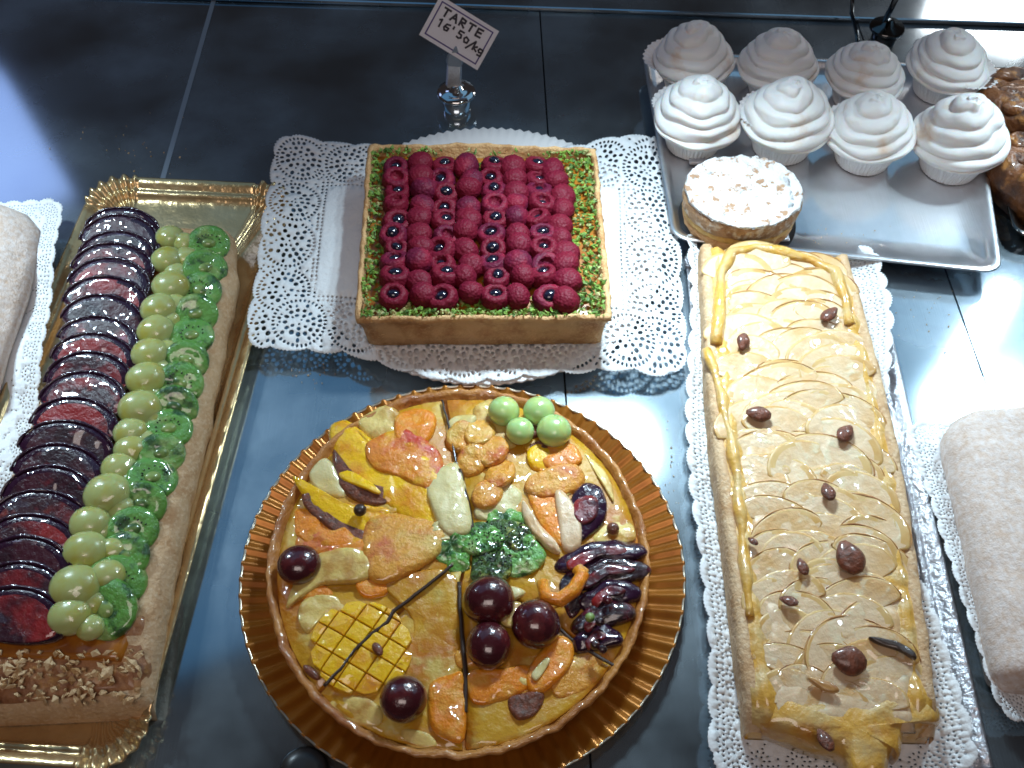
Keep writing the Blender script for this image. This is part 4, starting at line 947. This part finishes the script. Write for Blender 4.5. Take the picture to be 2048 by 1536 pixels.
def apple_mesh(seed):
    mb = MB(); n = 26; rx, ry, th = .028, .021, .0012; rings = []
    for s_, h in ((1, 0), (1.0, .5), (.97, .85), (.92, 1), (.80, 1.03), (.15, 1.05)):
        ring = []
        for i in range(n):
            a = 2 * pi * i / n; k2 = 1 + .07 * N(cos(a), sin(a), seed, 1.5); x, y = rx * s_ * cos(a) * k2, ry * s_ * sin(a) * k2; y = y if y > 0 else y * .30
            ring.append((x, y, th * h + .0008 * N(x, y, seed, 100)))
        rings.append(ring)
    loft(mb, rings, True, True, True); sk = MB(); pts = []
    for i in range(19):
        a = R(-4 + 188 * i / 18); y = sin(a); pts.append((rx * 1.0 * cos(a), ry * 1.0 * (y if y > 0 else y * .3), th * .6))
    tube(sk, pts, lambda t: .0005 * (1 - abs(t - .5)) * (1 + .6 * sin(t * 17 + seed)) + .0001, 6)
    am0 = mb.mesh('apple_slice', M['apple']); am0.materials.append(M['appleedge'])
    for k_, pg in enumerate(am0.polygons):
        if k_ < 5 * n and (k_ // n <= 2 or (k_ // n == 3 and (k_ % n) < n * .5 and noise.noise(Vector((k_ * .21, seed, 0))) > .1)): pg.material_index = 1
    return am0, sk.mesh('browned_edge', M['appleskin'])
AM = [apple_mesh(i * 2.7) for i in range(5)]
random.seed(5)
nr = 36
for j in range(nr):
    t = .055 + .93 * j / nr; a, b = along(La, t), along(Ra, t)
    for i, s0 in enumerate((.26, .48, .70) if j % 2 else (.34, .58, .74)):
        s_ = s0 + random.uniform(-.05, .05); p = a.lerp(b, s_); fm_, sm_ = AM[random.randrange(5)]
        sc = random.uniform(.78, 1.2) * ((b - a).length / .128)
        o = inst(fm_, 'apple_slice', at, (p.x, p.y + random.uniform(-.003, .003), AZ - .0006 + random.uniform(0, .0010)), (R(random.uniform(5, 10)), R(random.uniform(-5, 5)), random.uniform(-.45, .45) + (s_ - .5) * -.3), (sc, sc * random.uniform(.8, 1.1), 1))
        if random.random() < .45: sub(sm_, 'browned_edge', o)
mb = MB(); slab(mb, pz([(1488, 1375), (1560, 1395), (1640, 1385), (1760, 1392), (1868, 1390), (1888, 1440), (1822, 1452), (1806, 1510), (1788, 1500), (1772, 1570), (1715, 1570), (1690, 1512), (1640, 1496), (1580, 1474), (1508, 1440)], .030), .0125, .0215, .0045, rough=60)
mb.build('torn_end', M['glazeyellow'], at)
def almond_mesh():
    mb = MB(); rings = []; n = 16
    for j in range(1, 14):
        t = j / 14; r = .0062 * sin(pi * t) ** .8 * (1 - .35 * t); rings.append([(r * cos(2 * pi * i / n) * (1 + .04 * cos(6 * 2 * pi * i / n)), (t - .45) * .021, r * .55 * sin(2 * pi * i / n)) for i in range(n)])
    loft(mb, rings, True, True, True); return mb.mesh('almond', M['almond'])
ALM = almond_mesh()
for k, (u, v, s_, rz, m2) in enumerate(((1657, 630, .95, -.9, 0), (1487, 682, .9, 2.9, 0), (1520, 828, 1.05, 1.4, 0), (1690, 868, 1.0, -.7, 0), (1657, 985, .85, .1, 1), (1702, 1118, 1.35, .3, 0), (1606, 1135, .7, .2, 1), (1580, 1202, .7, 1.1, 1), (1702, 1322, 1.25, 1.35, 0), (1652, 1482, .85, .3, 0), (1507, 1083, .45, .8, 1))):
    z = AZ + .0075; p = P(u, v, z); o = inst(ALM, 'almond', at, p, (R(random.uniform(-12, 12)), R(random.uniform(-20, 20)), rz), (s_ * (1.25 if k in (5, 8) else 1), s_ * .86, s_))
fruit('burnt_edge', [(1740, 1272), (1790, 1280), (1828, 1300), (1832, 1318), (1800, 1300), (1755, 1285)], 'burnt', .003, .0, parent=at, z=AZ + .0045)
fruit('burnt_edge', [(1615, 1355), (1660, 1362), (1680, 1380), (1655, 1382)], 'appleskin', .003, 0, parent=at, z=AZ + .0045)

# ------------------------------------------------------------------ right edge: sugar-dusted slice on its doily
d4 = quad([P(1800, 842, .014), P(2250, 800, .014), P(2420, 1430, .014), P(1998, 1448, .014)])
def map4(x, y):
    s_, t = x / .17, y / .30; p = d4(s_, t); p.z = .004 + .014 * max(0, .3 - s_) / .3 + .0012 * sin(t * 30) * max(0, .4 - s_) + .0006 * N(p.x, p.y, 0, 50); return p
tag(lace('edge_doily', .17, .30, sparse(.17, .30, n_rand=500), map4, .022), 'white dotted paper doily at the right edge under the sugar-dusted slice', 'doily')
sd = empty('sugar_dusted_slice', (P(2000, 1000).x, P(2000, 1000).y, .006), 'long beige sponge slice dusted with sugar, cut off by the right edge of the photo', 'cake')
L5 = [P(u, v, .034) for u, v in ((1925, 812), (1898, 850), (1905, 900), (1928, 1000), (1955, 1120), (1978, 1230), (1998, 1330), (2030, 1360))]; R5 = [P(u, v, .034) for u, v in ((2240, 800), (2300, 1000), (2380, 1360))]
mb = MB(); strip_solid(mb, L5, R5, .0065, lambda s_, t: .038 - .014 * max(0, 1 - s_ / .18) ** 2 - .012 * max(0, 1 - min(t, 1 - t) / .04) ** 2 + .001 * N(s_ * 6, t * 10), 26, 60, edge=lambda q, t: .0012 * N(q, t * 9), under=.002); mb.build('sponge_body', M['sponge'], sd)
mb = MB(); slab(mb, pz([(1985, 1320), (2050, 1335), (2120, 1340), (2120, 1372), (2050, 1362), (2005, 1348)], .02), .0065, .020, .002); mb.build('crust_edge', M['crust_pale'], sd)

# ------------------------------------------------------------------ top right: dark tray with brown pastries
steel_tray('dark_tray', [(2030, 470), (2500, 500), (2350, 150), (1950, 132)], .016, 'dark steel tray at the right edge behind the meringue tray', 'darkchrome', .005, .008)
def pastry(u, v, rx, ry, lab, seed):
    p = P(u, v, .03); r = empty('brown_pastry', (p.x, p.y, .009), lab, 'pastry', 'glazed brown pastries at the right edge')
    mb = MB(); pts = [(p.x + rx * random.uniform(.8, 1.15) * cos(a), p.y + ry * random.uniform(.8, 1.15) * sin(a)) for a in [i * pi / 5 for i in range(10)]]
    slab(mb, pts, .009, .032, .006, rough=60, seed=seed); mb.build('pastry_body', M['darkbake'], r)
    for k in range(3):
        mb = MB(); q = [(p.x + rx * .75 * cos(t) * (.9), p.y + (k - 1) * ry * .5 + ry * .22 * sin(t)) for t in [i * pi / 4 for i in range(8)]]
        slab(mb, q, .034, .009, .004, rough=80, seed=seed + k); mb.build('pastry_fold', M['darkbake'], r)
random.seed(3)
pastry(2035, 200, .034, .040, 'glazed dark brown folded pastry at the right edge, the farther of two', 1); pastry(2062, 335, .030, .042, 'dark brown pastry at the right edge beside the tray corner, the nearer of two', 2)

# ------------------------------------------------------------------ price tag in its holder
tb = P(914, 215, 0)
th = empty('tag_holder', tb, 'silver price tag clip on a round chrome base behind the raspberry tart', 'tag holder')
mb = MB(); lathe(mb, [(0, .0002), (.0115, .0002), (.0120, .001), (.0120, .013), (.0112, .0145), (.0165, .0150), (.0172, .0165), (.0165, .0180), (.012, .0190), (.006, .0205), (.0045, .024), (0, .0245)], 48, (tb.x, tb.y, 0)); mb.build('chrome_base', M['chrome'], th)
def lift(u, v, h):       # point at height h seen at (u, v)
    return P(u, v, h)
bot = P(907, 172, .022); tp = P(912, 92, .062)
def stem(name, a, b, w0, w1, dpt, m, par, tip=False):
    d = (b - a); ax = d.normalized(); sx = Vector((1, 0, 0)); sx = (sx - ax * sx.dot(ax)).normalized(); sy = ax.cross(sx); mb = MB(); rings = []
    for t, ww in ((0, w0), (.03, w0 * 1.1), (.97, w1 * 1.1), (1, w1)) if not tip else ((0, w0 * .9), (.15, w0), (.45, w0 * .9), (.8, w0 * .4), (1, w0 * .08)):
        c = a + d * t; rings.append([c + sx * ww * x + sy * dpt * y for x, y in ((1, 0), (.8, 1), (-.8, 1), (-1, 0), (-.8, -1), (.8, -1))])
    loft(mb, rings, True, True, True); return mb.build(name, M[m], par, False)
k1 = P(909, 126, .046)
stem('clip_body', bot, k1, .0062, .0058, .0030, 'clip', th); stem('clip_tip', k1 - (k1 - bot) * .05, tp, .0075, 0, .0036, 'cliptip', th, True)
# card, tilted back towards the camera, rotated about a third of a right angle
cc = P(918, 66, .070); nrm = (cam.location - cc).normalized(); nrm = (nrm + Vector((-.08, .05, .12))).normalized()
ri = cam.matrix_world if False else None
rt_ = Vector((1, 0, 0)); upv = nrm.cross(rt_).normalized(); rt_ = upv.cross(nrm).normalized(); an = R(-30.5)
ex = rt_ * cos(an) + upv * sin(an); ey = -rt_ * sin(an) + upv * cos(an); dist = (cam.location - cc).length; px = dist / F
CWd, CHt = 128 * px, 80 * px
pt = empty('price_tag', cc, 'small white handwritten price card with a purple border, tilted in its clip', 'price tag')
def cp(x, y, z=0): return cc + ex * x * px + ey * y * px + nrm * z
mb = MB(); hw, hh = 64, 41
mb.add([cp(-hw, -hh, -.0004), cp(hw, -hh, -.0004), cp(hw, hh, -.0004), cp(-hw, hh, -.0004), cp(-hw, -hh), cp(hw, -hh), cp(hw, hh), cp(-hw, hh)], [(3, 2, 1, 0), (4, 5, 6, 7), (0, 1, 5, 4), (1, 2, 6, 5), (2, 3, 7, 6), (3, 0, 4, 7)])
mb.build('card', M['card'], pt, False)
def strokes(name, lines, wpx, m, z=.0002):
    mb = MB()
    for ln in lines:
        for (x0, y0), (x1, y1) in zip(ln, ln[1:]):
            l = hypot(x1 - x0, y1 - y0) or 1; nx, ny = -(y1 - y0) / l * wpx / 2, (x1 - x0) / l * wpx / 2; e = wpx * .3; tx, ty = (x1 - x0) / l * e, (y1 - y0) / l * e
            z += .0000015
            mb.add([cp(x0 + nx - tx, y0 + ny - ty, z), cp(x0 - nx - tx, y0 - ny - ty, z), cp(x1 - nx + tx, y1 - ny + ty, z), cp(x1 + nx + tx, y1 + ny + ty, z)], [(0, 1, 2, 3)])
    mb.build(name, M[m], pt, False)
strokes('border_line', [[(-55, -33), (-55, 33), (55, 33), (55, -33), (-55, -33)]], 2.6, 'border')
GLY = {'T': [[(0, 10), (9, 10)], [(4.5, 10), (4, 0)]], 'A': [[(0, 0), (4.5, 10), (9, 0)], [(2, 4), (7.5, 4)]], 'R': [[(1, 0), (1, 10), (7, 9), (7, 5.5), (1, 5), (8, 0)]], 'E': [[(8, 10), (1, 9.5), (1, 5), (7, 5.4), (1, 5), (1, 0), (8, .5)]],
       '1': [[(2, 8), (5, 10), (5, 0)]], '6': [[(8, 9), (3, 8), (1, 3), (3, 0), (7, .5), (7.5, 4), (2, 4.5)]], "'": [[(3, 10), (3, 7)]], '5': [[(8, 10), (2, 10), (1.5, 6), (6, 5.5), (7, 2), (4, 0), (1, 1)]], '0': [[(3, 7), (1, 4), (3, 0), (7, .5), (7.5, 5), (3, 7)]],
       '/': [[(0, -3), (9, 12)]], 'k': [[(1, 10), (1, 0)], [(6, 6), (1, 3), (7, 0)]], 'g': [[(7, 6), (2, 6), (1, 3), (3, 1), (7, 2), (7, 6), (7, -3), (2, -3)]]}
def word(txt, x, y, s_, adv):
    out_ = []
    for ch in txt:
        if ch in GLY:
            for ln in GLY[ch]: out_.append([(x + a * s_, y + b * s_ + random.uniform(-.3, .3)) for a, b in ln])
        x += adv
    return out_
strokes('lettering', word('TARTE', -45, 12, 1.45, 18), 4.0, 'ink'); strokes('lettering', word("16'50", -46, -9, 1.4, 14.5) + word('/kg', 24, -13, 1.35, 11), 3.6, 'ink', .00035)
# dark holder at the back right
hb = P(1765, 82, 0)
dh = empty('dark_tag_holder', hb, 'dark chrome price holder with a bent wire stem behind the meringues', 'tag holder')
mb = MB(); lathe(mb, [(0, .0002), (.011, .0002), (.0115, .002), (.0115, .010), (.0105, .0125), (.0160, .0135), (.0165, .015), (.0155, .0165), (.007, .0185), (.004, .023), (0, .0235)], 40, (hb.x, hb.y, 0)); mb.build('round_base', M['darkchrome'], dh)
mb = MB(); tube(mb, [(hb.x, hb.y, .022), P(1770, 40, .035), P(1782, 18, .05), P(1800, -20, .07)], .0026, 8); mb.build('wire_stem', M['darkchrome'], dh)
h2 = P(1716, 92, 0); dw = empty('wire_tag_stem', h2, 'thin dark wire price stem standing just left of the dark chrome holder', 'tag holder')
mb = MB(); tube(mb, [(h2.x, h2.y, .0), P(1712, 60, .03), P(1703, 25, .05), P(1706, -15, .07)], .0018, 8); mb.build('wire_stem', M['darkchrome'], dw)
mb = MB()
for _ in range(170):
    q = random.choice(((1500, 505, 60, 20, 0), (1650, 470, 130, 25, TF), (1850, 640, 90, 80, 0), (250, 300, 160, 60, 0), (620, 740, 70, 30, 0), (1340, 950, 14, 160, 0)))
    p = P(q[0] + random.gauss(0, .5) * q[2], q[1] + random.gauss(0, .5) * q[3], q[4] + .0006); chunk(mb, p, random.uniform(.0003, .0008))
o = mb.build('fallen_crumbs', M['nuts'], None, False); tag(o, 'tiny pale crumbs fallen on the steel counter between the trays', 'crumbs', kind='stuff')
# dark disc foot at the bottom edge
kb = P(608, 1545, .006); kn = empty('black_disc', (kb.x, kb.y, 0), 'round glossy black disc half cut off at the bottom edge beside the round board', 'disc')
mb = MB(); lathe(mb, [(0, .0002), (.0135, .0002), (.014, .001), (.0138, .008), (.012, .0105), (.006, .0115), (0, .012)], 40, (kb.x, kb.y, 0)); mb.build('disc_body', M['blackcard'], kn)
